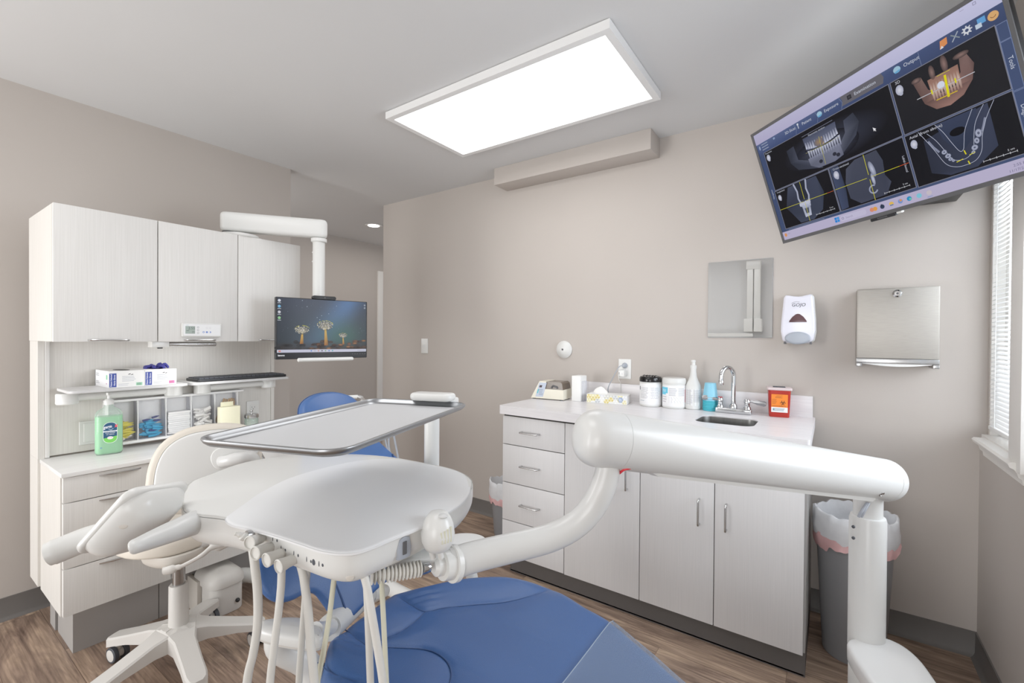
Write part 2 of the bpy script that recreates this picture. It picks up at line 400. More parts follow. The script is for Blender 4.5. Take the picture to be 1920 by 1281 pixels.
def baseboard(name, a, b, n):
    """vinyl cove base from a to b (2-D), n = direction into the room"""
    a, b, n = Vector((*a, 0)), Vector((*b, 0)), Vector((*n, 0)); prof = [(0, 0), (0.022, 0), (0.012, 0.006), (0.006, 0.016), (0.005, 0.1), (0, 0.101)]
    m = MB(); m.rings([[p+n*q[0]+Vector((0, 0, q[1])) for q in prof] for p in (a, b)])
    struct(obj(name, m, 'baseboard'))
baseboard('baseboard_back', (-3.227, YB), (XR, YB), (0, -1))
baseboard('baseboard_left', (XL, -1.6), (XL, 1.703), (1, 0))
baseboard('baseboard_right', (XR, -0.95), (XR, YB), (-1, 0))
baseboard('baseboard_hall', (-4.67, -1.0), (-4.67, 3.70), (1, 0))
struct(obj('trim_1', MB().box(-1.892, -0.820, 2.474, YB, 2.333, ZC, 0.002), 'wall_paint'))     # boxed-in soffit
d = MB().box(-4.67, -4.645, 3.712, 3.80, 0, 2.12, 0.004).box(-4.67, -4.645, 3.80, 4.66, 2.04, 2.12, 0.004).box(-4.67, -4.645, 4.66, 4.75, 0, 2.12, 0.004)
struct(obj('trim_2', d, 'trim_white'))
struct(obj('door_1', MB().box(-4.668, -4.655, 3.80, 4.66, 0, 2.04), 'lit_doorway_glow'))
# window with casing, sill and blind
wf = struct(obj('window_1', MB().box(0.56, 0.60, WY0, WY1, WZ0, WZ0+0.05).box(0.56, 0.60, WY0, WY1, WZ1-0.05, WZ1).box(0.56, 0.60, WY0, WY0+0.05, WZ0, WZ1).box(0.56, 0.60, WY1-0.05, WY1, WZ0, WZ1).box(0.56, 0.60, 2.06, 2.11, WZ0, WZ1), 'trim_white'))
g = MB().box(0.578, 0.582, WY0+0.04, WY1-0.04, WZ0+0.04, WZ1-0.04); struct(obj('window_pane', g, 'glass_pane', wf))
cs = MB()
cs.box(XR-0.022, XR+0.06, 2.05, 2.165, WZ0-0.02, WZ1+0.02, 0.004)                     # mullion board between the two sashes
cs.box(XR-0.022, XR, WY0-0.08, YB-0.002, WZ1, WZ1+0.08, 0.004)
cs.box(XR-0.022, XR, WY0-0.08, WY0, WZ0-0.02, WZ1, 0.004)
struct(obj('trim_3', cs, 'trim_white'))
sl = MB(); prof = [(0.03, 0.915), (-0.034, 0.915), (-0.040, 0.908), (-0.036, 0.897), (-0.026, 0.892), (-0.020, 0.882), (-0.016, 0.868), (-0.008, 0.862), (-0.006, 0.846), (0.03, 0.846)]
sl.rings([[Vector((XR+q[0], y, q[1])) for q in prof] for y in (2.085, 2.545)])
sl.box(XR, 0.56, 2.10, WY1, 0.895, 0.921)
struct(obj('trim_4', sl, 'trim_white'))
struct(obj('trim_5', MB().box(0.5225, 0.56, WY1-0.010, YB-0.001, WZ0, WZ1), 'trim_white'))
bl = thing('window_blind', 'white slatted mini blind lowered over the narrow window at the right', 'blind', (0.53, 2.4, 0.95))
b = MB(); z = 0.972
while z < 2.07:
    b.rings([[Vector((0.53-0.011, y, z-0.006)), Vector((0.53, y, z+0.0015)), Vector((0.53+0.011, y, z+0.005)), Vector((0.53, y, z+0.0008))] for y in (2.17, 2.598)]); z += 0.0175
obj('slats', b, 'white_matte', bl, 10)
obj('bottom_rail', MB().box(0.517, 0.543, 2.17, 2.598, 0.945, 0.960, 0.003), 'white_matte', bl)
obj('head_rail', MB().box(0.515, 0.545, 2.17, 2.60, 2.075, 2.11, 0.003), 'white_matte', bl)
for y in (2.30, 2.52): obj('ladder_cord', MB().tube([(0.518, y, 0.95), (0.518, y, 2.09)], 0.0012, 6), 'white_matte', bl)
struct(obj('sky_backdrop', MB().box(2.2, 2.25, -1.0, 5.0, -0.5, 4.0), 'daylight_view'))
# ================================================================== ceiling lights
cl = thing('ceiling_light', 'large white rectangular surface mounted panel light on the ceiling', 'ceiling light', (-1.27, 1.84, ZC))
x0, x1, y0, y1, z0 = -1.877, -0.663, 1.540, 2.135, 2.408
f = MB()
for q in ((x0, x1, y0, y0+0.03), (x0, x1, y1-0.03, y1), (x0, x0+0.03, y0+0.03, y1-0.03), (x1-0.03, x1, y0+0.03, y1-0.03)): f.box(*q, z0, ZC-0.003)
obj('frame', f, 'white_matte', cl)
obj('diffuser', MB().box(x0+0.03, x1-0.03, y0+0.03, y1-0.03, z0+0.004, z0+0.012), 'diffuser', cl)
dl = thing('recessed_downlight', 'small round recessed downlight glowing in the hallway ceiling', 'ceiling light', (-3.87, 3.03, ZC))
obj('trim_ring', MB().lathe([(0.055, -0.001), (0.085, -0.001), (0.088, -0.004), (0.078, -0.008), (0.056, -0.006)], (-3.87, 3.03, ZC)), 'white_matte', dl)
obj('lens', MB().lathe([(0.0, -0.011), (0.056, -0.0105), (0.056, -0.0065), (0, -0.0065)], (-3.87, 3.03, ZC)), 'lamp_emit', dl)
vt = MB().box(-4.35, -4.05, 3.55, 3.70, ZC-0.006, ZC-0.0005, 0.002)
for k in range(6): vt.box(-4.33, -4.07, 3.565+k*0.022, 3.575+k*0.022, ZC-0.009, ZC-0.005)
tag(obj('ceiling_vent', vt, 'white_matte'), 'pale flush ceiling vent beyond the hallway downlight', 'vent')
# ================================================================== left cabinet wall (console)
CX = -2.434
uc = thing('wall_cabinet', 'white wood-grain wall cabinet with three doors hung above the left worktop', 'cabinet', (-2.65, 0.915, 1.269))
obj('carcass', MB().box(-2.866, CX-0.019, 0.422, 1.4085, 1.2695, 1.8005), 'lam_side', uc)
def curved_pull(y0, y1, z, x, depth, t=0.006, drop=0.0):
    o = []; n = 12
    for k in range(n+1): o.append((x+0.0+depth*math.sin(PI*k/n)**0.8, y0+(y1-y0)*k/n))
    o += [(x-0.001, y1), (x-0.001, y0)]
    return MB().slab(ccw(o), z-t, z, 0.0)
for a, b_, h0, h1 in ((0.422, 0.7505, 0.5233, 0.6518), (0.7545, 1.0815, 0.854, 0.982), (1.0850, 1.4085, 1.185, 1.313)):
    dr = obj('door', MB().box(CX-0.017, CX, a, b_, 1.269, 1.801, 0.001), 'lam_white', uc)
    obj('handle', MB().tube(spline([(CX-0.001, h0, 1.2755), (CX+0.010, h0+0.012, 1.2755), (CX+0.014, (h0+h1)/2, 1.2755), (CX+0.010, h1-0.012, 1.2755), (CX-0.001, h1, 1.2755)], 5), 0.0042, 8), 'nickel', dr)
cp = thing('timer_panel', 'small white control panel with grey display and round buttons on the middle wall cabinet door', 'control panel', (CX+0.01, 0.92, 1.29))
M = left_frame(0.921, 1.323, CX)
obj('housing', MB().slab(rrect(-0.082, 0.082, -0.0325, 0.0325, 0.006), 0, 0.014, 0.003, M), 'white_plastic', cp)
cv = Cv(M @ Matrix.Translation((0, 0, 0.014)))
cv.rrect(-0.076, -0.026, 0.076, 0.026, 0.004, (238, 239, 240)); cv.rect(-0.069, -0.018, -0.030, 0.017, (158, 172, 164), 1)
cv.text('2:55', -0.030, 0.007, 0.016, (70, 82, 78), 2, 'RIGHT'); cv.text('20', -0.032, -0.010, 0.012, (84, 98, 94), 2, 'RIGHT'); cv.rect(-0.065, -0.005, -0.054, -0.003, (70, 90, 82), 2); cv.text('adec', -0.066, 0.0215, 0.006, (150, 190, 196), 2)
obj2 = cv.build('display', 'print', cp)
for i, (u, v, c1, c2) in enumerate(((-0.018, 0.012, 190, 0), (-0.018, -0.001, 190, 0), (-0.018, -0.014, 190, 0), (0.005, -0.010, 0, 1), (0.0185, -0.010, 0, 2), (0.032, -0.010, 0, 3), (0.0185, 0.010, 225, 0), (0.032, 0.010, 225, 0))):
    k = Cv(M @ Matrix.Translation((0, 0, 0.0145)))
    col = (c1, c1, c1+3) if not c2 else (112, 140, 205)
    k.disc(u, v, 0.0046, 0.0046, col, 1)
    if c2 == 1 or c1: k.disc(u, v, 0.0024, 0.0024, (236, 238, 240), 2)
    if c2 == 3: k.rect(u-0.005, v-0.005, u, v+0.005, (225, 228, 240), 2)
    k.build('button', 'print', cp)
ul = thing('under_cabinet_lamp', 'slim grey task lamp with white end box mounted under the wall cabinet', 'lamp', (-2.5, 0.86, 1.26))
obj('tube', MB().cyl((-2.462, 0.79, 1.256), (-2.462, 0.995, 1.256), 0.011, bev=0.004), 'nickel', ul)
obj('end_box', MB().box(-2.50, -2.448, 0.735, 0.80, 1.243, 1.2690, 0.003), 'white_plastic', ul)
obj('switch', MB().box(-2.47, -2.455, 0.760, 0.778, 1.237, 1.2435, 0.002), 'black', ul)
cb = thing('console_back', 'pale wood-grain back panel and side panel standing between the upper and lower left cabinets', 'panel', (-2.75, 0.92, 0.235))
obj('side_panel', MB().box(-2.866, -2.712, 0.424, 0.444, 0.7732, 1.2690), 'lam_side', cb)
obj('side_panel', MB().box(-2.866, -2.712, 1.392, 1.410, 0.237, 1.2690), 'lam_side', cb)
obj('back_panel', MB().box(-2.742, -2.718, 0.4445, 1.3915, 0.78, 1.2690), 'lam_side', cb)
for y in (0.452, ): obj('edge_strip', MB().box(-2.718, -2.708, y-0.007, y+0.007, 0.775, 1.2685, 0.002), 'lam_white', cb)
wt = MB().box(-2.7175, -2.357, 0.430, 1.412, 0.757, 0.773, 0.002)
tag(obj('worktop', wt, 'worktop_left'), 'pale streaked worktop over the left drawers, under the swing shelves', 'countertop')
dc = thing('drawer_cabinet', 'white wood-grain cabinet of four drawers beside the dental stool', 'cabinet', (-2.54, 0.61, 0))
FX = -2.367
obj('carcass', MB().box(-2.866, -2.7185, 0.424, 0.780, 0.2370, 0.7725).box(-2.718, FX-0.019, 0.4325, 0.780, 0.2240, 0.7568), 'lam_side', dc)
zs = [0.7555, 0.6565, 0.5315, 0.405, 0.2235]
for k in range(4):
    dr = obj('drawer', MB().box(FX-0.018, FX, 0.4365, 0.780, zs[k+1]+0.0018, zs[k]-0.0018, 0.001), 'lam_white', dc)
    obj('handle', curved_pull(0.5405, 0.674, zs[k]-0.013, FX, 0.016, 0.005), 'nickel', dr)
obj('toe_kick', MB().box(-2.755, -2.513, 0.492, 0.780, 0, 0.2238), 'plinth_grey', dc)
obj('cable_cover', MB().box(-2.862, -2.772, 0.486, 0.520, 0, 0.2360), 'plinth_grey', dc)
lc = thing('base_cabinet', 'white wood-grain base cabinet right of the left drawers, behind the delivery unit', 'cabinet', (-2.54, 1.09, 0))
obj('carcass', MB().box(-2.70, FX-0.019, 0.783, 1.410, 0.2240, 0.7568), 'lam_side', lc)
for a, b_ in ((0.784, 1.095), (1.098, 1.410)): 
    dr = obj('door', MB().box(FX-0.018, FX, a, b_, 0.2250, 0.7543, 0.001), 'lam_white', lc)
    obj('handle', curved_pull((a+b_)/2-0.065, (a+b_)/2+0.065, 0.742, FX, 0.016, 0.005), 'nickel', dr)
obj('toe_kick', MB().box(-2.70, -2.513, 0.783, 1.41, 0, 0.2238), 'plinth_grey', lc)
# swing shelves
def swing_shelf(label, y0, y1, x0, x1, pivot, tip, loc):
    t = thing('swing_shelf', label, 'shelf', loc)
    obj('shelf_board', MB().slab(rrect(x0, x1, y0, y1, 0.025), 1.0580, 1.0700, 0.003), 'frosted', t)
    obj('pivot', MB().lathe([(0.0, 0), (0.034, 0), (0.037, 0.004), (0.037, 0.042), (0.034, 0.047), (0, 0.047)], (pivot[0], pivot[1], 1.000)), 'white_plastic', t)
    obj('pivot', MB().lathe([(0.0, 0), (0.034, 0), (0.037, 0.004), (0.037, 0.054), (0.034, 0.057), (0, 0.057)], (tip[0], tip[1], 1.000)), 'white_plastic', t)
    obj('arm', MB().tube([(pivot[0], pivot[1], 1.026), (tip[0], tip[1], 1.026)], 0.0155, 14), 'white_plastic', t)
    obj('mount', MB().box(-2.7175, pivot[0]+0.002, pivot[1]-0.028, pivot[1]+0.028, 1.003, 1.041, 0.004), 'white_plastic', t)
    return t
swing_shelf('frosted shelf on a white pivoting arm holding the two glove boxes', 0.475, 0.892, -2.70, -2.485, (-2.668, 0.505), (-2.655, 0.885), (-2.6, 0.68, 1.0))
swing_shelf('frosted shelf on a white pivoting arm holding the black keyboard', 0.905, 1.385, -2.70, -2.485, (-2.665, 1.352), (-2.655, 1.010), (-2.6, 1.14, 1.0))
# glove boxes
def glove_box(y0, y1, label, mark, tuft):
    t = thing('glove_box', label, 'box', (-2.61, (y0+y1)/2, 1.07)); z0, z1, xf, xb = 1.0704, 1.1420, -2.508, -2.705
    ca = obj('carton', MB().box(xb, xf, y0, y1, z0, z1, 0.001), 'paper', t)
    if not tuft:
        k = Cv(frame((xb, y0, z0), (1, 0, 0), (0, 0, 1))); L = xf-xb; k.rect(0.0005, 0.0005, L-0.0005, 0.0711, (232, 232, 234))
        k.rect(0, 0, 0.012, 0.0716, (128, 128, 128), 1); k.greek(0.02, 0.07, 0.045, 0.06, 2, (150, 152, 158), 1); k.greek(0.02, 0.075, 0.012, 0.026, 2, (160, 160, 165), 1)
        k.rect(L-0.035, 0.035, L-0.015, 0.055, (130, 190, 150), 1); k.rect(L-0.035, 0.015, L-0.022, 0.02, (190, 140, 180), 1); k.build('side_label', 'print', t)
    k = Cv(left_frame(y0, z0, xf)); wd = y1-y0
    k.rect(0.002, 0.003, 0.026, 0.062, (38, 62, 150), 1)
    k.text('Patient Selected', 0.0085, 0.0325, 0.0082, (235, 238, 250), 2, 'CENTER', PI/2, 0.0001); k.text('Nitrile Gloves', 0.0195, 0.0325, 0.0082, (235, 238, 250), 2, 'CENTER', PI/2, 0.0001)
    k.poly([(0.064, 0.055), (0.072, 0.059), (0.076, 0.056), (0.068, 0.054)], (60, 60, 66), 1); k.poly([(0.074, 0.053), (0.082, 0.057), (0.084, 0.054), (0.078, 0.052)], (60, 60, 66), 1)
    k.greek(0.045, 0.095, 0.024, 0.05, 4, (176, 180, 190), 1, 0.95, 0.3); k.greek(0.032, 0.07, 0.006, 0.018, 2, (190, 192, 200), 1, 0.95, 0.3)
    k.rect(wd-0.030, 0.005, wd-0.008, 0.018, mark, 1); k.greek(wd-0.028, wd-0.010, 0.007, 0.016, 2, (70, 90, 80), 2)
    k.build('front_label', 'print', t)
    k = Cv(frame((xb, y0, z1), (0, 1, 0), (-1, 0, 0))); k = Cv(frame((-2.585, (y0+y1)/2, z1), (1, 0, 0), (0, 1, 0)))
    k.disc(0, 0, 0.062, 0.026, (34, 34, 40), 1); k.build('opening', 'print', t)
    if tuft:
        g = MB()
        for i in range(7):
            a = i*0.9; p = Vector((-2.585+0.02*math.cos(a), (y0+y1)/2+0.016*math.sin(a), z1-0.004))
            g.tube(spline([p, p+Vector((0.008*math.sin(a*2), 0.010*math.cos(a), 0.012)), p+Vector((0.012*math.cos(a), 0.022*math.sin(a+1), 0.016+0.008*math.sin(i))), p+Vector((0.02, 0.032*math.sin(a+1), 0.006))], 4), [0.006]*4+[0.008]*5+[0.006]*3+[0.003], 8)
        tag(obj('nitrile_glove', g, 'glove_violet'), 'crumpled violet glove poking out of the right glove box', 'glove')
glove_box(0.603, 0.7265, 'white and blue glove box with a green tag, nearest the left end of the shelf', (150, 205, 170), False)
glove_box(0.7275, 0.848, 'white and blue glove box with a pink tag and a violet glove sticking out', (226, 96, 160), True)
# keyboard
kb = thing('keyboard', 'slim black computer keyboard on the right swing shelf', 'keyboard', (-2.58, 1.15, 1.07))
obj('body', MB().slab(rrect(-2.655, -2.505, 0.935, 1.375, 0.012), 1.0703, 1.084, 0.004), 'black', kb)
k = MB()
for r_ in range(5):
    for c_ in range(19): k.box(-2.645+r_*0.027, -2.645+r_*0.027+0.022, 0.945+c_*0.0222, 0.945+c_*0.0222+0.0185, 1.083, 1.0885+0.001*r_*0)
o = obj('keys', k, 'rubber', kb); o['kind'] = 'stuff'
# tilt-out bins
rk = thing('bin_rack', 'white tilt-out rack of five clear plastic bins under the swing shelves', 'rack', (-2.67, 0.93, 0.80))
by = [0.640, 0.746, 0.856, 0.963, 1.072, 1.183]
fr = MB().box(-2.7175, -2.645, 0.632, 1.196, 0.795, 0.806, 0.002).box(-2.7175, -2.66, 0.632, 1.215, 0.990, 1.000, 0.002).box(-2.7175, -2.712, 0.632, 1.196, 0.806, 0.990)
for y in by: fr.box(-2.712, -2.66, y-0.002, y+0.002, 0.806, 0.990)
obj('frame', fr, 'white_matte', rk)
for i in range(5):
    a, b_ = by[i]+0.004, by[i+1]-0.004; q = MB()
    prof = [(-2.672, 0.985), (-2.660, 0.93), (-2.650, 0.812)]
    for j in range(2):
        (xa, za), (xb, zb) = prof[j], prof[j+1]
        q.add([(xa, a, za), (xa, b_, za), (xb, b_, zb), (xb, a, zb), (xa-0.002, a, za), (xa-0.002, b_, za), (xb-0.002, b_, zb), (xb-0.002, a, zb)], [(0, 1, 2, 3), (7, 6, 5, 4), (0, 4, 5, 1), (1, 5, 6, 2), (2, 6, 7, 3), (3, 7, 4, 0)])
    for y in (a, b_-0.002): q.add([(p[0]-0.001, y+dy, p[1]) for dy in (0, 0.002) for p in (prof[0], prof[1], prof[2], (-2.708, 0.812), (-2.708, 0.985))], [(0, 1, 2, 3, 4), (9, 8, 7, 6, 5)])
    q.box(-2.708, -2.652, a, b_, 0.8085, 0.8105)
    obj('bin', q, 'clear_plastic', rk)
def fill(name, label, cat, group, proto, spots):
    for i, (p, rz) in enumerate(spots):
        o = proto if i == 0 else proto.copy()
        if i: C.objects.link(o)
        o.location = p; o.rotation_euler = rz
    tag(proto, label, cat, group)
    for i in range(1, len(spots)): pass
def scatter(name, label, cat, group, mb, material, bin_i, n, zmax, hw, flat=0.25, xr=0.012):
    o = obj(name, mb, material); tag(o, label, cat, group); a, b_ = by[bin_i]+0.012, by[bin_i+1]-0.012
    for i in range(n):
        q = o if i == 0 else o.copy()
        if i: C.objects.link(q)
        q.location = (-2.676+random.uniform(-xr, xr), random.uniform(a+hw, b_-hw), 0.8150+zmax*(i+0.5)/n)
        q.rotation_euler = (random.uniform(-flat, flat), 0, random.uniform(-0.12, 0.12))
def tip(r, L): return MB().tube([(0, -L/2, 0), (0, L*0.1, 0), (0, L*0.35, 0), (0, L/2, 0)], [r, r, r*0.5, r*0.3], 8)
scatter('syringe_tip', 'small yellow syringe tip lying in the leftmost clear bin', 'syringe tip', 'yellow tips in the first bin', tip(0.0058, 0.045), 'yellow_tip', 0, 44, 0.080, 0.016)
scatter('cap', 'small clear-white cap at the bottom of the leftmost clear bin', 'cap', 'pale caps in the first bin', MB().sphere((0, 0, 0), 0.005, 0.008, 0.005, 8), 'cotton', 0, 8, 0.02, 0.01)
scatter('syringe_tip', 'bright blue syringe tip lying in the second clear bin', 'syringe tip', 'blue tips in the second bin', tip(0.0058, 0.045), 'blue_tip', 1, 44, 0.070, 0.018)
scatter('needle_sheath', 'dark navy cap on top of the blue tips in the second bin', 'cap', 'navy caps in the second bin', tip(0.005, 0.03), 'navy_tip', 1, 12, 0.090, 0.012)
for i in range(11):
    if i == 0: gz = obj('gauze_pad', MB().box(-0.023, 0.023, -0.047, 0.047, -0.0047, 0.0047, 0.002), 'paper'); tag(gz, 'square white gauze pad stacked in the third clear bin', 'gauze', 'gauze pads in the third bin'); q = gz
    else: q = gz.copy(); C.objects.link(q)
    q.location = (-2.681+0.001*(i % 3), 0.9095+0.001*((i*2) % 3), 0.8155+i*0.0098); q.rotation_euler = (0, 0, 0.03*((i*3) % 4-1.5))
scatter('cotton_roll', 'short white cotton roll lying in the fourth clear bin', 'cotton roll', 'cotton rolls in the fourth bin', MB().cyl((0, -0.017, 0), (0, 0.017, 0), 0.0055, seg=10, bev=0.001), 'cotton', 3, 50, 0.105, 0.016, 0.5, 0.016)
for i in range(9):
    if i == 0: ws = obj('wooden_stick', MB().box(-0.001, 0.001, -0.0045, 0.0045, -0.065, 0.065, 0.0008), 'wood_stick'); tag(ws, 'flat wooden mixing stick leaning in the fifth clear bin', 'stick', 'wooden sticks in the fifth bin'); q = ws
    else: q = ws.copy(); C.objects.link(q)
    q.location = (-2.700+0.006*(i % 5), 1.112+i*0.0058, 0.895-0.002*(i % 3)); q.rotation_euler = (-0.35-0.05*(i % 3), 0, 0)
nh = thing('note_holder', 'pale yellow card box standing in front of the rightmost bin', 'card box', (-2.565, 1.10, 0.773))
obj('box', MB().box(-2.585, -2.545, 1.052, 1.146, 0.7735, 0.930, 0.002), 'yellow_card', nh)
obj('tab', MB().box(-2.587, -2.583, 1.068, 1.128, 0.925, 0.952, 0.001), 'yellow_card', nh)
jr = thing('dressing_jar', 'short glass jar with a brushed metal lid and knob near the outlet', 'jar', (-2.60, 1.228, 0.773))
obj('glass_body', MB().lathe([(0, 0), (0.031, 0), (0.034, 0.005), (0.034, 0.068), (0.030, 0.076), (0.028, 0.076), (0.031, 0.066), (0.031, 0.008), (0, 0.006)], (-2.60, 1.228, 0.7735)), 'bottle_clear', jr)
obj('contents', MB().lathe([(0, 0), (0.029, 0), (0.029, 0.040), (0.02, 0.046), (0, 0.046)], (-2.60, 1.228, 0.7820)), 'cotton', jr)
obj('lid', MB().lathe([(0, 0), (0.035, 0), (0.036, 0.004), (0.036, 0.016), (0.032, 0.021), (0, 0.022)], (-2.60, 1.228, 0.8500)), 'nickel', jr)
obj('knob', MB().lathe([(0, 0), (0.005, 0), (0.004, 0.008), (0.009, 0.013), (0.007, 0.019), (0, 0.020)], (-2.60, 1.228, 0.8715)), 'nickel', jr)
def outlet(M, name_label, w=0.07, h=0.115, kind='outlet', parts=True):
    c = M.translation; t = thing('wall_outlet' if kind == 'outlet' else 'light_switch', name_label, kind, tuple(c))
    obj('cover_plate', MB().slab(rrect(-w/2, w/2, -h/2, h/2, 0.004), 0, 0.006, 0.003, M), 'white_plastic', t)
    if kind == 'outlet':
        for v in (-0.02, 0.02):
            rc = obj('receptacle', MB().slab(rrect(-0.017, 0.017, v-0.014, v+0.014, 0.009), 0.0055, 0.008, 0.001, M), 'white_plastic', t)
            k = Cv(M @ Matrix.Translation((0, 0, 0.008)))
            k.rect(-0.008, v-0.003, -0.006, v+0.006, (90, 90, 90)); k.rect(0.006, v-0.003, 0.008, v+0.006, (90, 90, 90)); k.disc(0, v-0.009, 0.0025, 0.0025, (90, 90, 90)); k.build('slots', 'print', rc)
    return t
outlet(left_frame(1.290, 0.868, -2.718), 'white duplex outlet on the pale back panel behind the jar')
bp = thing('blank_plate', 'white rectangular cover plate on the back panel behind the green sanitizer bottle', 'plate', (-2.715, 0.61, 0.86))
M = left_frame(0.612, 0.860, -2.718)
obj('plate', MB().slab(rrect(-0.060, 0.060, -0.052, 0.052, 0.003), 0, 0.006, 0.002, M), 'white_plastic', bp)
obj('inner_panel', MB().slab(rrect(-0.045, 0.05, -0.040, 0.042, 0.003), 0.0055, 0.0085, 0.001, M), 'white_plastic', bp)
# sanitizer bottle
sb = thing('sanitizer_bottle', 'green pump bottle of hand sanitizer on the left worktop', 'bottle', (-2.608, 0.628, 0.773))
Mb = frame((-2.608, 0.628, 0.7735), (0.22, 0.975, 0), (-0.975, 0.22, 0))
def bottle_outline(w, d): return rrect(-w, w, -d, d, min(w, d)*0.8, 6)
def loft(mb, M, levels):
    mb.rings([[M @ Vector((p[0], p[1], z)) for p in bottle_outline(w, d)] for w, d, z in levels]); return mb
obj('gel', loft(MB(), Mb, [(0.040, 0.024, 0.004), (0.0455, 0.0285, 0.010), (0.0455, 0.0285, 0.165), (0.0455, 0.0285, 0.1665)]), 'gel_green', sb)
obj('bottle_shell', loft(MB(), Mb, [(0.042, 0.026, 0.0), (0.047, 0.030, 0.008), (0.047, 0.030, 0.172), (0.040, 0.025, 0.190), (0.020, 0.016, 0.203), (0.015, 0.015, 0.210), (0.015, 0.015, 0.218)]), 'bottle_clear', sb)
pm = obj('pump', MB().lathe([(0, 0), (0.018, 0), (0.018, 0.016), (0.014, 0.022), (0.006, 0.026), (0.005, 0.040), (0.009, 0.041), (0.009, 0.052), (0, 0.054)], Mb @ Vector((0, 0, 0.217))), 'white_plastic', sb)
obj('nozzle', MB().tube([Mb @ Vector((0, 0, 0.264)), Mb @ Vector((0, -0.022, 0.264)), Mb @ Vector((0, -0.036, 0.258))], [0.006, 0.005, 0.0035], 8), 'white_plastic', pm)
k = Cv(frame(Mb @ Vector((0.004, -0.0303, 0.095)), Mb.to_3x3() @ Vector((1, 0, 0)), (0, 0, 1)))
nav, grn = (24, 74, 110), (112, 200, 84)
o_ = rrect(-0.024, 0.024, -0.044, 0.047, 0.022, 8)
k.poly(o_, (226, 238, 230)); k.poly(rrect(-0.0225, 0.0225, -0.0425, 0.0455, 0.021, 8), grn, 1)
k.poly([p for p in rrect(-0.0225, 0.0225, -0.0425, 0.0455, 0.021, 8) if p[1] > 0]+[(-0.0225, -0.022), (0.0225, -0.014)], nav, 2)
k.text('germ', -0.0225, 0.0255, 0.0185, (242, 246, 250), 3, 'LEFT', 0.12, 0.0003, 0.72, 0.2); k.text('x', 0.0150, 0.030, 0.019, (226, 82, 92), 3, 'LEFT', 0.12, 0.0012, 0.85, 0.2)
k.line([(-0.006, 0.018), (0.002, 0.013), (0.010, 0.019)], 0.0015, (200, 220, 235), 3)
k.rect(-0.024, 0.005, 0.024, 0.010, (232, 238, 242), 3); k.text('HAND SANITIZER', 0, 0.0076, 0.0048, nav, 4, 'CENTER')
k.text('KILLS 99.99%', 0, 0.0005, 0.0058, (235, 240, 245), 3, 'CENTER'); k.text('OF GERMS', 0, -0.0065, 0.0058, (235, 240, 245), 3, 'CENTER')
k.disc(0, -0.021, 0.010, 0.0062, (240, 240, 240), 3); k.text('ALOE', 0, -0.021, 0.006, (214, 60, 70), 4, 'CENTER'); k.disc(-0.030, -0.062, 0.0035, 0.003, (110, 150, 175), 1)
k.build('label', 'print', sb)
# monitor arm, monitor, camera
ma = thing('monitor_arm', 'white jointed monitor arm on top of the wall cabinet with hanging pole', 'monitor arm', (-2.55, 1.12, 1.80))
A, B = at(428, 412, 2.33), at(598, 432, 2.47)
A.z = B.z = 1.876
obj('base_disc', MB().lathe([(0, 0), (0.085, 0), (0.088, 0.004), (0.088, 0.014), (0.06, 0.020), (0, 0.020)], (A.x+0.02, A.y+0.045, 1.8008)), 'white_plastic', ma)
obj('cable_box', MB().box(-2.80, -2.70, 1.20, 1.33, 1.8008, 1.858, 0.004), 'white_plastic', ma)
ax = (B-A).normalized(); sd = Vector((0, 0, 1)).cross(ax)
Mm = frame(A, ax, sd); Lm = (B-A).length
obj('arm', MB().slab(rrect(-0.035, Lm+0.042, -0.036, 0.036, 0.032, 8), -0.047, 0.050, 0.018, Mm), 'white_plastic', ma)
obj('pivot_post', MB().cyl((A.x-0.005, A.y+0.005, 1.818), (A.x-0.005, A.y+0.005, 1.83), 0.03), 'dark_grey', ma)
obj('collar', MB().lathe([(0, 0), (0.036, 0), (0.04, 0.004), (0.04, 0.02), (0, 0.022)], (B.x, B.y, 1.804)), 'white_plastic', ma)
obj('pole', MB().cyl((B.x, B.y, 1.30), (B.x, B.y, 1.815), 0.031), 'white_plastic', ma)
for z in (1.75, 1.70):
    p = Vector((B.x, B.y, z)) - sd*-0.0; q = (EYEP-p); q.z = 0; q.normalize(); lft = Vector((-q.y, q.x, 0))*-1
    obj('screw', MB().sphere(p+lft*0.030, 0.005, 0.005, 0.005, 8), 'white_plastic', ma)
TL, TR, BLc = at(517, 556.5, 2.249), at(688.5, 566, 2.552), at(518, 675, 2.249)
mx = (TR-TL); W_ = mx.length; Mw = frame((TL+TR)/2-Vector((0, 0, 0.1555)), (mx.x, mx.y, 0), (0, 0, 1)); HW, HH = W_/2, 0.1555
obj('mount_bracket', MB().box(-0.05, 0.05, -0.05, 0.05, -0.075, -0.03, 0.005, 2, Mw), 'white_plastic', ma)
mo = thing('computer_monitor', 'wide black desktop monitor showing glowing trees under a starry sky', 'monitor', tuple(Mw.translation))
obj('casing', MB().slab(rrect(-HW, HW, -HH, HH, 0.004), -0.028, 0.0, 0.003, Mw), 'black', mo)
k = Cv(Mw); sw = HW-0.006; yb, yt = -HH+0.034, HH-0.004; sky = lambda y: None
def mixc(a, b, t): return tuple(a[i]+(b[i]-a[i])*t for i in range(3))
nx, ny = 24, 14
def skyc(u, v):
    base = mixc((52, 62, 66), (60, 66, 82), v)
    d_ = abs((u-0.62) - (v-0.6)*0.45); g1 = math.exp(-(d_/0.20)**2)*(0.35+0.65*v)
    c = mixc(base, (84, 122, 174), g1*0.85)
    g2 = math.exp(-((u-0.72)/0.25)**2-((v-0.32)/0.28)**2); c = mixc(c, (54, 104, 86), g2*0.6)
    e = max(0, abs(u-0.5)-0.30)*1.6; c = mixc(c, (48, 48, 54), min(1, e))
    if v < 0.22: c = mixc((58, 48, 44), c, v/0.22)
    return c
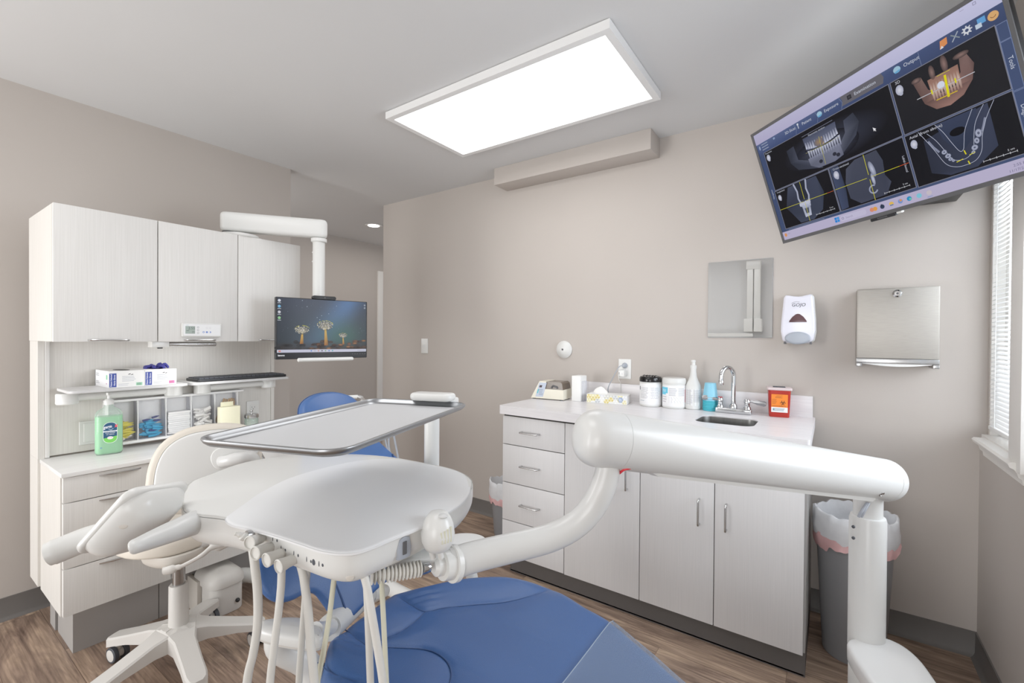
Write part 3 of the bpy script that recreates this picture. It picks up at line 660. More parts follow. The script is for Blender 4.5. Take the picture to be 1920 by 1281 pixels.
for i in range(nx):
    for j in range(ny):
        q = [(i/nx, j/ny), ((i+1)/nx, j/ny), ((i+1)/nx, (j+1)/ny), (i/nx, (j+1)/ny)]
        k.poly([(-sw+2*sw*u, yb+(yt-yb)*v) for u, v in q], [skyc(u, v) for u, v in q])
U = lambda u, v: (-sw+2*sw*u, yb+(yt-yb)*v)
for i in range(90):
    u, v = random.random(), 0.35+0.65*random.random(); r = random.choice((0.0004, 0.0005, 0.0008)); k.disc(*U(u, v), r, r, (170, 190, 215), 1, n=6)
for u, v in ((0.31, 0.86), (0.47, 0.70), (0.45, 0.62), (0.55, 0.74), (0.42, 0.66), (0.26, 0.97), (0.64, 0.9)): k.disc(*U(u, v), 0.0016, 0.0016, (196, 214, 236), 1, n=8)
for i in range(60):
    u = random.random(); v = 0.02+0.2*random.random()*(0.6+0.4*math.sin(u*9)**2); c = random.choice(((92, 66, 48), (70, 52, 44), (120, 80, 50), (56, 50, 50))) if u > 0.35 else random.choice(((52, 54, 56), (60, 58, 56), (46, 48, 50)))
    k.disc(*U(u, v), 0.012+0.01*random.random(), 0.006+0.004*random.random(), c, 2, edge=mixc(c, (52, 48, 48), 0.8), n=10)
for u, v in ((0.86, 0.17), (0.97, 0.22), (0.78, 0.1), (0.55, 0.07), (0.69, 0.14), (0.43, 0.05)): k.disc(*U(u, v), 0.014, 0.006, (166, 112, 62), 3, edge=(76, 58, 46), n=12)
def quiver(u, v, w, ht, lean, cc, gl):
    x, y = U(u, v); k.poly([(x-w*0.12, y-ht), (x+w*0.10, y-ht), (x+lean+w*0.05, y+w*0.08), (x+lean-w*0.05, y+w*0.08)], [(170, 104, 36), (120, 74, 34), (220, 184, 90), (196, 160, 80)], 4)
    k.disc(x+lean, y+w*0.22, w*0.40, w*0.28, (126, 122, 112), 4, edge=(70, 78, 84), n=18)
    for i in range(9): a = PI*(0.12+0.76*i/8); k.line([(x+lean, y+w*0.02), (x+lean+w*0.40*math.cos(a), y+w*0.10+w*0.34*math.sin(a))], w*0.014, (206, 196, 160), 5)
    for i in range(70):
        a = 2*PI*random.random(); r = math.sqrt(random.random()); p = (x+lean+w*0.46*r*math.cos(a), y+w*0.26+w*0.26*r*math.sin(a))
        if p[1] < y+w*0.08 and abs(p[0]-x-lean) > w*0.22: continue
        k.disc(*p, w*0.026, w*0.024, random.choice(cc), 6, n=6)
    for i in range(22):
        a = PI*(0.1+0.8*random.random()); k.disc(x+lean+w*0.48*math.cos(a), y+w*0.24+w*0.30*math.sin(a), w*0.035, w*0.025, random.choice(gl), 7, n=6)
pal = ((214, 206, 190), (190, 184, 176), (226, 218, 190), (160, 158, 160)); gl = ((168, 166, 84), (196, 186, 96), (146, 150, 80))
quiver(0.525, 0.43, 0.088, 0.082, -0.006, pal, gl); quiver(0.255, 0.35, 0.078, 0.052, 0.002, pal, ((196, 190, 60), (170, 170, 70), (150, 150, 80))); quiver(0.725, 0.28, 0.046, 0.036, -0.004, pal, gl)
for i, c in enumerate(((226, 232, 244), (120, 190, 236), (214, 214, 224), (150, 210, 150))):
    x, y = U(0.022, 0.95-i*0.105); k.disc(x, y, 0.007, 0.007, c, 4, n=10); k.rect(x-0.008, y-0.013, x+0.008, y-0.0105, (206, 212, 222), 4)
for v in (0.94, 0.885): k.disc(*U(0.98, v), 0.005, 0.005, (150, 158, 168), 4, n=10)
k.rect(-sw, yb, sw, yb+0.0145, (205, 206, 226), 5); k.disc(-sw+0.012, yb+0.0072, 0.006, 0.004, (226, 130, 110), 6)
for i, c in enumerate(((60, 120, 210), (180, 184, 200), (214, 140, 110), (60, 60, 70), (120, 170, 110), (70, 130, 200), (60, 170, 180))): k.disc(-0.065+i*0.018, yb+0.0072, 0.0035, 0.0035, c, 6, n=8)
k.rect(sw-0.05, yb+0.004, sw-0.006, yb+0.010, (186, 188, 206), 6)
k.build('screen', 'screen', mo)
k = Cv(Mw); k.text('lenovo', -HW+0.010, -HH+0.020, 0.0115, (226, 228, 232), 1, 'LEFT', 0, 0.0004)
for i in range(6): k.rect(HW-0.085+i*0.014, -HH+0.021, HW-0.079+i*0.014, -HH+0.0225, (120, 122, 126), 1)
k.build('logo', 'print', mo)
obj('handle_bar', MB().tube([Mw @ Vector((-0.135, -HH-0.004, 0.012)), Mw @ Vector((-0.13, -HH-0.004, 0.012)), Mw @ Vector((0.145, -HH-0.004, 0.012)), Mw @ Vector((0.15, -HH-0.004, 0.012))], [0.006, 0.0105, 0.0105, 0.006], 14), 'white_plastic', mo)
wc = thing('webcam', 'small dark webcam bar clipped on top of the desktop monitor', 'webcam', tuple(Mw @ Vector((0, HH, 0))))
obj('body', MB().slab(rrect(-0.060, 0.060, -0.010, 0.010, 0.0098), -0.018, 0.012, 0.004, Mw @ Matrix.Translation((0.0, HH+0.0075, -0.004))), 'black', wc)
obj('lens', MB().lathe([(0, 0), (0.004, 0), (0.004, 0.002), (0, 0.003)], Mw @ Vector((0.0, HH+0.008, 0.0083)), Mw.to_3x3() @ Vector((0, 0, 1)), 12), 'dark_grey', wc)
outlet(back_frame(-2.708, 1.225), 'white toggle light switch plate on the back wall near the hallway corner', 0.075, 0.12, 'light switch')
k = [o for o in C.objects if o.name.startswith('light_switch')][0]
obj('toggle', MB().box(-0.0045, 0.0045, -0.004, 0.012, 0.005, 0.016, 0.002, 2, back_frame(-2.708, 1.225)), 'white_plastic', k)
# ================================================================== right counter along the back wall
FY = 2.045
sc = thing('sink_cabinet', 'long grey wood-grain base cabinet with four drawers and three doors under the sink counter', 'cabinet', (-0.79, 2.33, 0))
obj('carcass', MB().box(-1.490, -0.56, FY+0.0195, 2.620, 0.098, 0.873).box(-0.5595, -0.0805, FY+0.0195, 2.620, 0.098, 0.745).box(-0.5595, -0.0805, FY+0.0195, FY+0.045, 0.7455, 0.873), 'lam_grey', sc)
obj('toe_kick', MB().box(-1.452, -0.0715, FY+0.030, 2.60, 0, 0.0975).box(-1.46, -0.072, FY+0.030, FY+0.052, 0, 0.014, 0.004), 'toe_dark', sc)
obj('gap_shade_sheet', MB().box(-1.488, -0.080, FY+0.010, FY+0.0192, 0.096, 0.872), 'gap_shade', sc)  # dark sheet behind the fronts, paints the shade in the gaps
obj('end_panel', MB().box(-0.0795, -0.0715, FY+0.022, 2.625, 0.099, 0.872), 'plinth_grey', sc)
def bar_pull(a, b, n, r=0.0045, out=0.026, parent=None):
    a, b, n = Vector(a), Vector(b), Vector(n); d = (b-a).normalized()
    return obj('handle', MB().tube(spline([a, a+n*out*0.8, a+n*out+d*0.010, b+n*out-d*0.010, b+n*out*0.8, b], 4), r, 8), 'nickel', parent, 60)
zd = [0.868, 0.7105, 0.5005, 0.292, 0.0985]
for k in range(4):
    dr = obj('drawer', MB().box(-1.490, -1.1045, FY, FY+0.0185, zd[k+1]+0.0022, zd[k]-0.0022, 0.001), 'lam_grey', sc)
    zc = (zd[k]+zd[k+1])/2; bar_pull((-1.362, FY, zc), (-1.253, FY, zc), (0, -1, 0), parent=dr)
for a, b_, hx in ((-1.1005, -0.714, -0.772), (-0.7105, -0.3965, -0.4545), (-0.393, -0.0785, -0.3485)):
    dr = obj('door', MB().box(a, b_, FY, FY+0.0185, 0.0985, 0.866, 0.001), 'lam_grey', sc)
    hz_ = 0.085 if hx < -0.7 else 0.0; bar_pull((hx, FY, 0.512+hz_), (hx, FY, 0.618+hz_), (0, -1, 0), parent=dr)
# counter top with sink cut-out
sx0, sx1, sy0, sy1 = -0.515, -0.270, 2.168, 2.385
cx0, cx1, cy0, cy1, zt = -1.500, -0.062, 2.018, 2.628, 0.925
ct = thing('sink_counter', 'pale streaked countertop with low backsplash around the small steel sink', 'countertop', (-0.79, 2.33, 0.875))
outer = rrect(cx0, cx1, cy0, cy1, 0.012, 7); inner = rrect(sx0, sx1, sy0, sy1, 0.05, 7)
m = MB(); n = len(outer); vs = []; z1_ = 0.879
for z in (zt, z1_):
    vs += [(p[0], p[1], z) for p in outer] + [(p[0], p[1], z) for p in inner]
fs = []
for i in range(n):
    j = (i+1) % n
    fs += [(i, j, n+j, n+i), (2*n+j, 2*n+i, 3*n+i, 3*n+j), (i, 2*n+i, 2*n+j, j), (n+j, 3*n+j, 3*n+i, n+i)]
m.add(vs, fs); obj('top', m, 'worktop', ct)
obj('backsplash', MB().box(cx0+0.212, cx1-0.010, 2.612, 2.6295, zt-0.001, 1.026, 0.002), 'worktop', ct)
sk = thing('sink', 'small undermount stainless steel sink bowl in the counter', 'sink', (-0.39, 2.27, 0.80))
m = MB(); R = []
for ins, z in ((0.0008, 0.9205), (0.0012, 0.918), (0.002, 0.878), (0.005, 0.80), (0.03, 0.775), (0.07, 0.770)): R.append([(p[0], p[1], z) for p in inset(inner, ins)])
m.rings(R, False, True); obj('bowl', m, 'sink_steel', sk)
obj('drain', MB().lathe([(0, 0), (0.02, 0), (0.022, 0.002), (0.015, 0.003), (0, 0.001)], (-0.39, 2.28, 0.7705)), 'chrome', sk)
fa = thing('faucet', 'chrome gooseneck faucet with two lever handles behind the sink', 'faucet', (-0.405, 2.50, zt))
fx, fy = -0.403, 2.520
obj('base_plate', MB().slab(rrect(-0.083, 0.083, -0.022, 0.022, 0.008), 0, 0.026, 0.006, Matrix.Translation((fx, fy, zt+0.0005))), 'chrome', fa)
sp = [(fx, fy, zt+0.024), (fx, fy, zt+0.15), (fx, fy, zt+0.185)]
th = 0.55; dx, dy = -math.sin(th), -math.cos(th)
for a in range(10, 190, 15):
    t = math.radians(a); rr = 0.043; sp.append((fx+dx*rr*(1-math.cos(t)), fy+dy*rr*(1-math.cos(t)), zt+0.188+rr*math.sin(t)))
sp.append((fx+dx*0.086, fy+dy*0.086, zt+0.165))
obj('spout', MB().tube(sp, 0.0105, 14), 'chrome', fa, 60)
obj('aerator', MB().cyl((fx+dx*0.086, fy+dy*0.086, zt+0.168), (fx+dx*0.086, fy+dy*0.086, zt+0.145), 0.0125, bev=0.002), 'nickel', fa)
obj('spout_collar', MB().lathe([(0, 0), (0.018, 0), (0.018, 0.012), (0.014, 0.022), (0, 0.024)], (fx, fy, zt+0.025)), 'chrome', fa)
for s, nm in ((-1, 'red'), (1, 'blue')):
    x = fx+s*0.062
    v = obj('valve', MB().lathe([(0, 0), (0.018, 0), (0.017, 0.010), (0.012, 0.016), (0.012, 0.030), (0.015, 0.034), (0.015, 0.044), (0.011, 0.050), (0, 0.051)], (x, fy, zt+0.025)), 'chrome', fa)
    if s > 0: lv = MB().tube([(x, fy, zt+0.063), (x+0.02, fy-0.003, zt+0.066), (x+0.045, fy-0.006, zt+0.063), (x+0.075, fy-0.010, zt+0.060), (x+0.084, fy-0.011, zt+0.059)], [0.005, 0.006, 0.011, 0.013, 0.009], 10, 0.35)
    else: lv = MB().tube([(x, fy, zt+0.063), (x-0.02, fy-0.003, zt+0.066), (x-0.045, fy-0.006, zt+0.068), (x-0.075, fy-0.010, zt+0.070), (x-0.084, fy-0.011, zt+0.070)], [0.005, 0.006, 0.011, 0.013, 0.009], 10, 0.35)
    obj('lever', lv, 'lever_metal', v)
    if s < 0: obj('hot_mark', MB().lathe([(0, 0), (0.012, 0), (0.012, 0.002), (0, 0.002)], (x, fy, zt+0.0762), seg=16), 'red_wire', v)
# --- things on the counter
am = thing('amalgamator', 'cream benchtop mixer with smoky lid and slanted keypad at the left end of the counter', 'mixer', (-1.40, 2.45, zt))
Ma = frame((-1.40, 2.435, zt+0.006), (0.985, 0.10, 0), (-0.10, 0.985, 0))
def prism_y(prof, y0, y1, M): 
    return MB().rings([[M @ Vector((p[0], y, p[1])) for p in prof] for y in (y0, y1)])
body = [(-0.118, 0.002), (-0.112, 0.0), (0.095, 0.0), (0.10, 0.004), (0.092, 0.055), (-0.035, 0.055), (-0.02, 0.105), (-0.075, 0.105)]
bx = prism_y([(-0.115, 0.0), (0.098, 0.0), (0.098, 0.058), (-0.030, 0.058), (-0.012, 0.104), (-0.058, 0.104)], -0.065, 0.065, Ma)
obj('body', bx, 'cream', am)
obj('lid', prism_y([(-0.030, 0.0585), (0.094, 0.0585), (0.088, 0.094), (0.076, 0.103), (-0.012, 0.103)], -0.060, 0.060, Ma), 'smoke', am)
obj('capsule_clamp', MB().tube([Ma @ Vector((0.02, -0.0605, 0.067)), Ma @ Vector((0.03, -0.0615, 0.080)), Ma @ Vector((0.055, -0.0615, 0.074)), Ma @ Vector((0.06, -0.0605, 0.066))], 0.006, 8), 'dark_grey', am)
P0, P1, P2 = Ma @ Vector((-0.115, -0.065, 0.0)), Ma @ Vector((-0.115, 0.065, 0.0)), Ma @ Vector((-0.058, -0.065, 0.104))
k = Cv(frame(Ma @ Vector((-0.065, -0.0652, 0.052)), Ma.to_3x3() @ Vector((1, 0, 0)), (0, 0, 1)))
k.poly([(-0.020, -0.042), (0.030, -0.042), (0.056, 0.044), (0.006, 0.044)], (186, 196, 212)); k.poly([(0.005, 0.014), (0.022, 0.014), (0.027, 0.028), (0.009, 0.028)], (58, 40, 44), 1)
k.poly([(-0.010, -0.022), (-0.003, -0.022), (0.005, 0.004), (-0.002, 0.004)], (70, 180, 190), 1); k.greek(0.004, 0.034, -0.034, 0.006, 5, (140, 152, 172), 1); k.build('keypad', 'print', am)
obj('keypad_face', MB().add([Ma @ Vector(q) for q in ((-0.106, -0.052, 0.018), (-0.106, 0.052, 0.018), (-0.0645, 0.052, 0.0935), (-0.0645, -0.052, 0.0935), (-0.103, -0.052, 0.018), (-0.103, 0.052, 0.018), (-0.06, 0.052, 0.0935), (-0.06, -0.052, 0.0935))], [(0, 1, 2, 3), (7, 6, 5, 4), (0, 4, 5, 1), (1, 5, 6, 2), (2, 6, 7, 3), (3, 7, 4, 0)]), 'soap_grey', am)
for u, v in ((-0.10, -0.052), (0.08, -0.052), (-0.10, 0.052), (0.08, 0.052)):
    p = Ma @ Vector((u, v, 0)); obj('foot', MB().lathe([(0, 0), (0.010, 0), (0.010, 0.0075), (0, 0.0075)], (p.x, p.y, zt+0.0003), seg=12), 'rubber', am)
cd = thing('paper_dispenser', 'tall plain white box dispenser standing between the mixer and the tissue box', 'dispenser', (-1.235, 2.465, zt))
obj('box', MB().box(-1.262, -1.203, 2.42, 2.50, zt+0.0005, zt+0.150, 0.003), 'paper', cd)
obj('clear_back', MB().box(-1.202, -1.186, 2.43, 2.50, zt+0.0005, zt+0.120, 0.004), 'clear_plastic', cd)
tb = thing('tissue_box', 'low tissue box with a grey and yellow hexagon print and a tissue poking out', 'tissue box', (-1.05, 2.49, zt))
Mt = frame((-1.058, 2.492, zt+0.0005), (0.985, 0.174, 0), (-0.174, 0.985, 0))
obj('carton', MB().box(-0.115, 0.115, -0.058, 0.058, 0, 0.050, 0.001, 1, Mt), 'paper', tb)
k = Cv(frame(Mt @ Vector((-0.115, -0.058, 0)), Mt.to_3x3() @ Vector((1, 0, 0)), (0, 0, 1)))
rr = random.Random(3)
for i in range(9):
    for j in range(2):
        cx_, cy_ = 0.012+i*0.0258, 0.012+j*0.025+(0.012 if i % 2 else 0); c = rr.choice(((206, 206, 198), (226, 218, 166), (190, 194, 198), (232, 232, 228), (214, 196, 110), (218, 220, 222)))
        h = [(cx_+0.0165*math.cos(PI/3*q), cy_+0.0145*math.sin(PI/3*q)) for q in range(6)]
        h = [(min(max(p[0], 0.001), 0.229), min(max(p[1], 0.001), 0.049)) for p in h]
        k.poly(h, c, 1+(i+j) % 2)
        for q in (0, 2, 4): k.poly([(cx_ if True else 0, min(max(cy_, 0.001), 0.049)), h[q], h[(q+1) % 6]], mixc(c, (250, 250, 248), 0.55), 3)
k.disc(0.195, 0.026, 0.015, 0.017, (150, 168, 196), 4, n=6); k.greek(0.185, 0.205, 0.018, 0.034, 3, (220, 228, 240), 5); k.build('front_print', 'print', tb)
g = MB(); R = []
for z, sc_ in ((0.050, 1.0), (0.060, 1.05), (0.072, 0.85), (0.083, 0.5), (0.090, 0.12)):
    R.append([Mt @ Vector((-0.045+0.036*sc_*math.cos(a)*(1+0.22*math.sin(3*a+z*60)), 0.012*sc_*math.sin(a)*(1+0.25*math.sin(2*a)), z)) for a in [2*PI*q/20 for q in range(20)]])
g.rings(R); tag(obj('tissue', g, 'cotton'), 'white tissue standing up out of the hexagon-print box', 'tissue')
def canister(x, y, r, h, label, lidm, kind):
    t = thing('wipes_canister', label, 'canister', (x, y, zt))
    obj('tub', MB().lathe([(0, 0), (r-0.004, 0), (r, 0.005), (r, h-0.034), (r-0.002, h-0.030), (0, h-0.030)], (x, y, zt+0.0005), seg=36), 'white_plastic', t)
    obj('lid', MB().lathe([(0, 0), (r+0.0015, 0), (r+0.002, 0.004), (r+0.002, 0.020), (r-0.003, 0.028), (r-0.012, 0.030), (0, 0.028)], (x, y, zt+h-0.030), seg=36), lidm, t)
    # curved label facing the room
    me_v = []; kk = Cv(Matrix.Identity(4)); view = math.atan2(0-y, 0-x)
    def cp(a, z, k=0): return (x+(r+0.0004+0.00012*k)*math.cos(view+a), y+(r+0.0004+0.00012*k)*math.sin(view+a), z)
    def patch(a0, a1, z0, z1, col, k=0, n=6):
        for i in range(n):
            b = len(kk.v); p, q = a0+(a1-a0)*i/n, a0+(a1-a0)*(i+1)/n
            kk.v += [Vector(cp(p, zt+z0, k)), Vector(cp(q, zt+z0, k)), Vector(cp(q, zt+z1, k)), Vector(cp(p, zt+z1, k))]; kk.f.append((b, b+1, b+2, b+3)); kk.c += [S(*col)]*4
    patch(-1.45, 1.45, 0.012, h-0.040, (240, 240, 241), 0, 24)
    def block(a0, a1, z0, z1, rows, col):
        hh = (z1-z0)/rows
        for i in range(rows): patch(a0, a0+(a1-a0)*(0.75+0.25*random.random()), z1-hh*(i+0.75), z1-hh*(i+0.25), col, 1, 5)
    if kind == 0:
        block(-1.05, -0.15, 0.045, h-0.058, 12, (186, 187, 190)); block(-0.05, 0.95, 0.045, h-0.058, 12, (190, 191, 196)); block(-1.1, -0.5, 0.030, 0.036, 1, (170, 180, 190))
        patch(-1.28, -1.12, h-0.075, h-0.055, (70, 74, 84), 1, 2); patch(1.15, 1.4, 0.06, h-0.06, (170, 182, 220), 1, 3)
    else:
        patch(-1.4, -0.55, h-0.082, h-0.050, (96, 196, 226), 1, 8); patch(-1.4, -0.75, h-0.090, h-0.082, (96, 196, 226), 1, 6); block(-1.25, -0.7, h-0.075, h-0.060, 2, (230, 244, 250))
        block(-0.45, 0.25, h-0.095, h-0.052, 6, (188, 189, 194)); block(0.35, 1.0, h-0.095, h-0.052, 6, (196, 197, 200)); block(-0.45, 1.0, 0.030, h-0.100, 7, (192, 193, 196))
        block(-1.2, -0.6, 0.03, h-0.095, 3, (205, 200, 205)); patch(1.1, 1.4, 0.035, h-0.06, (222, 140, 150), 1, 3)
    kk.build('label', 'print', t)
    return t
c1 = canister(-0.823, 2.520, 0.0585, 0.165, 'white wipes canister with a glossy black lid, right of the tissue box', 'black_gloss', 0)
lp = MB()
for i in range(5): lp.tube(spline([(-0.86+0.016*i, 2.50+0.01*(i % 2), zt+0.1645), (-0.85+0.016*i, 2.49, zt+0.171), (-0.835+0.016*i, 2.50, zt+0.1645)], 4), 0.002, 6)
obj('lid_flap', lp, 'black_gloss', c1)
canister(-0.698, 2.530, 0.0605, 0.163, 'white wipes canister with a white lid and light blue label corner', 'white_plastic', 1)
sp = thing('spray_bottle', 'white spray-type bottle with a long tapered neck beside the blue cups', 'bottle', (-0.607, 2.54, zt))
spx, spy = -0.603, 2.545
obj('bottle', MB().lathe([(0, 0), (0.036, 0), (0.040, 0.005), (0.040, 0.115), (0.038, 0.126), (0.026, 0.150), (0.018, 0.172), (0.0145, 0.20), (0.0145, 0.222), (0, 0.222)], (spx, spy, zt+0.0005), seg=28), 'white_plastic', sp)
obj('cap', MB().lathe([(0, 0), (0.0165, 0), (0.0165, 0.014), (0.010, 0.018), (0.009, 0.032), (0.012, 0.034), (0.011, 0.044), (0, 0.045)], (spx, spy, zt+0.2165)), 'white_plastic', sp)
kk = Cv(Matrix.Identity(4)); view = math.atan2(-spy, -spx)
def patch2(a0, a1, z0, z1, col, k):
    for i in range(5):
        b = len(kk.v); p, q = a0+(a1-a0)*i/5, a0+(a1-a0)*(i+1)/5; r_ = 0.0404+0.00012*k
        kk.v += [Vector((spx+r_*math.cos(view+u), spy+r_*math.sin(view+u), zt+v)) for u, v in ((p, z0), (q, z0), (q, z1), (p, z1))]; kk.f.append((b, b+1, b+2, b+3)); kk.c += [S(*col)]*4
patch2(-1.1, 1.25, 0.022, 0.108, (236, 236, 238), 0)
for a0, a1, rows in ((-1.0, -0.05, 12), (0.05, 1.1, 10)):
    for i in range(rows): patch2(a0, a0+(a1-a0)*(0.7+0.3*random.random()), 0.104-i*0.0066-0.0032, 0.104-i*0.0066, (186, 187, 192), 1)
patch2(-1.45, -1.22, 0.03, 0.10, (214, 96, 110), 1)
kk.build('label', 'print', sp)
# nested cups
cxp, cyp = -0.517, 2.545
for i in range(9):
    zz = zt+0.0005+i*0.0088
    if i == 0: cpo = obj('cup', MB().lathe([(0.0355, 0), (0.0375, 0.002), (0.037, 0.006), (0.0355, 0.007), (0.027, 0.073), (0.0, 0.073), (0, 0.071), (0.025, 0.071), (0.034, 0.004)], (cxp, cyp, zt+0.0005), seg=28), 'cup_teal'); q = cpo
    else:
        q = cpo.copy(); C.objects.link(q); q.location.z = i*0.0088
        if i > 5:
            q.data = cpo.data.copy() if i == 6 else lastd; lastd = q.data; q.data.materials.clear(); q.data.materials.append(MATS['cup_blue'])
    tag(q, 'upside-down %s plastic cup nested in the stack left of the faucet' % ('teal' if i < 6 else 'light blue'), 'cup', 'nested cups by the sink')
sh = thing('sharps_container', 'red sharps box with orange biohazard label and clear lid right of the faucet', 'sharps container', (-0.214, 2.56, zt))
Ms = frame((-0.208, 2.560, zt+0.0005), (0.99, 0.14, 0), (-0.14, 0.99, 0))
obj('tub', MB().rings([[Ms @ Vector((p[0]*s_, p[1]*s_, z)) for p in rrect(-0.047, 0.047, -0.042, 0.042, 0.012)] for s_, z in ((0.86, 0.0), (0.90, 0.004), (1.0, 0.125), (1.02, 0.131))]), 'red', sh)
obj('lid', MB().slab(rrect(-0.053, 0.053, -0.047, 0.047, 0.010), 0.1285, 0.141, 0.003, Ms), 'lid_clear', sh)
obj('lid_slot', MB().box(-0.026, 0.026, -0.02, 0.02, 0.1405, 0.144, 0.001, 1, Ms), 'rubber', sh)
tilt = math.atan2(0.006, 0.125)
k = Cv(frame(Ms @ Vector((0, -0.0412, 0.066)), Ms.to_3x3() @ Vector((1, 0, 0)), Ms.to_3x3() @ Vector((0, -0.045, 1))), 0.0008)
k.rect(-0.034, -0.042, 0.034, 0.044, (240, 128, 28)); k.rect(-0.034, -0.042, 0.034, -0.018, (236, 236, 236), 1)
bxm, bym = 0.014, 0.004
for a in (90, 210, 330):
    u, v = bxm+0.0062*math.cos(math.radians(a)), bym+0.0062*math.sin(math.radians(a)); k.ring(u, v, 0.0056, 0.0022, (40, 26, 20), 2, 14, a+40, a+320)
k.ring(bxm, bym, 0.0048, 0.0014, (40, 26, 20), 3, 12); k.text('BIOHAZARD', bxm, -0.012, 0.0050, (60, 34, 20), 2, 'CENTER')
k.text('DANGER', 0, 0.037, 0.0062, (150, 70, 20), 2, 'CENTER'); k.greek(-0.018, 0.018, 0.026, 0.033, 2, (150, 76, 20), 2); k.greek(-0.031, -0.008, -0.004, 0.022, 5, (170, 84, 20), 2, 0.9, 0.35); k.greek(-0.031, 0.028, -0.016, -0.009, 1, (170, 84, 20), 2)
k.greek(-0.029, 0.028, -0.036, -0.022, 3, (120, 150, 160), 2, 0.95, 0.5); k.disc(-0.024, -0.029, 0.004, 0.003, (60, 130, 160), 3); k.build('label', 'print', sh)
# wall items above the counter
ou = outlet(back_frame(-1.015, 1.115), 'white duplex outlet above the counter with a charger and grey plug in it', 0.079, 0.119)
ch = thing('usb_charger', 'small white cube charger plugged into the lower socket of the counter outlet', 'charger', (-1.018, 2.60, 1.085))
Mo = back_frame(-1.021, 1.090)
obj('cube', MB().slab(rrect(-0.020, 0.020, -0.021, 0.021, 0.005), 0.0083, 0.046, 0.004, Mo), 'white_plastic', ch)
k = Cv(Mo @ Matrix.Translation((0, 0, 0.046))); k.rect(-0.013, -0.004, -0.010, 0.007, (90, 90, 96)); k.rect(0.004, -0.006, 0.009, 0.002, (200, 200, 204)); k.build('ports', 'print', ch)
obj('white_cable', MB().tube(spline([Mo @ Vector((-0.011, -0.003, 0.046)), Mo @ Vector((-0.012, -0.008, 0.055)), Mo @ Vector((-0.010, -0.040, 0.050)), Mo @ Vector((-0.010, -0.064, 0.025)), Mo @ Vector((-0.010, -0.11, 0.022)), Mo @ Vector((-0.010, -0.1625, 0.022))], 6), 0.0016, 6), 'white_plastic', ch)
pg = thing('power_plug', 'grey three-prong plug in the upper socket with a grey cord', 'plug', (-1.015, 2.60, 1.137))
Mg = back_frame(-1.012, 1.136)
obj('plug_body', MB().lathe([(0, 0), (0.016, 0), (0.017, 0.006), (0.012, 0.016), (0.009, 0.030), (0, 0.032)], Mg @ Vector((0, 0, 0.0082)), (0, -1, 0)), 'soap_grey', pg)
obj('cord', MB().tube(spline([Mg @ Vector((-0.004, 0, 0.036)), Mg @ Vector((-0.022, -0.010, 0.052)), Mg @ Vector((-0.052, -0.07, 0.060)), Mg @ Vector((-0.085, -0.135, 0.055)), Mg @ Vector((-0.088, -0.175, 0.040)), Mg @ Vector((-0.088, -0.2075, 0.030))], 8), 0.0028, 8), 'soap_grey', pg)
wd = thing('wall_sensor', 'round white domed disc with a small centre hole on the wall above the mixer', 'wall disc', (-1.425, 2.62, 1.223))
obj('disc', MB().lathe([(0, 0), (0.055, 0), (0.057, 0.006), (0.050, 0.016), (0.036, 0.022), (0.030, 0.026), (0.012, 0.030), (0.008, 0.030), (0.007, 0.024), (0, 0.024)], (-1.425, YB-0.0005, 1.223), (0, -1, 0), 36), 'white_plastic', wd)
obj('hole', MB().lathe([(0, 0), (0.006, 0), (0.006, 0.002), (0, 0.002)], (-1.425, YB-0.0250, 1.223), (0, -1, 0), 12), 'dark_grey', wd)
mr = thing('wall_mirror', 'frameless rectangular mirror on the wall left of the soap dispenser', 'mirror', (-0.397, 2.625, 1.507))
obj('glass', MB().box(-0.549, -0.246, YB-0.006, YB-0.0005, 1.3068, 1.7078), 'mirror', mr)
obj('edge', MB().box(-0.5495, -0.2455, YB-0.0055, YB-0.0004, 1.3062, 1.7084), 'soap_grey', mr)
# soap dispenser
sd_ = thing('soap_dispenser', 'white wall soap dispenser with smoky window and grey push lever', 'soap dispenser', (-0.131, 2.60, 1.38))
Mp = back_frame(-0.133, 1.388, YB-0.0005)
ol = [(-0.052, 0.124), (-0.060, 0.112), (-0.069, 0.0), (-0.0705, -0.05), (-0.064, -0.092), (-0.05, -0.108), (0.05, -0.108), (0.064, -0.092), (0.0705, -0.05), (0.069, 0.0), (0.060, 0.112), (0.052, 0.124), (0.036, 0.122), (0.018, 0.1175), (0.0, 0.1155), (-0.018, 0.1175), (-0.036, 0.122)]
obj('back_shell', MB().slab(ccw([(p[0]*1.04, p[1]*1.01) for p in ol]), 0, 0.045, 0.008, Mp), 'white_plastic', sd_, 50)
obj('cover', MB().slab(ccw([(p[0]*0.985, p[1]*0.985) for p in ol]), 0.0455, 0.092, 0.012, Mp, 5), 'soap_white', sd_, 60)
wo = [(-0.036, 0), (-0.034, 0.008), (-0.022, 0.026), (-0.008, 0.038), (0.0, 0.040), (0.008, 0.038), (0.022, 0.026), (0.034, 0.008), (0.036, 0)]
obj('window', MB().slab(ccw([(p[0], p[1]-0.008) for p in wo]), 0.090, 0.0935, 0.001, Mp), 'smoke_window', sd_)
obj('push_lever', MB().slab(ell(0, -0.083, 0.052, 0.030), 0.088, 0.108, 0.010, Mp, 4), 'soap_grey', sd_, 60)
for u in (-0.052, 0.052): obj('hinge', MB().box(u-0.004, u+0.004, -0.112, -0.100, 0.05, 0.097, 0.001, 1, Mp), 'dark_grey', sd_)
k = Cv(Mp @ Matrix.Translation((0, 0, 0.0921))); k.text('GOJO', 0.002, 0.073, 0.0215, (92, 94, 104), 1, 'CENTER', 0, 0.0004, 1.0, 0.15); k.line([(-0.026, 0.081), (-0.020, 0.086), (-0.008, 0.0885), (0.006, 0.087)], 0.0016, (92, 94, 104), 1); k.build('logo', 'print', sd_)
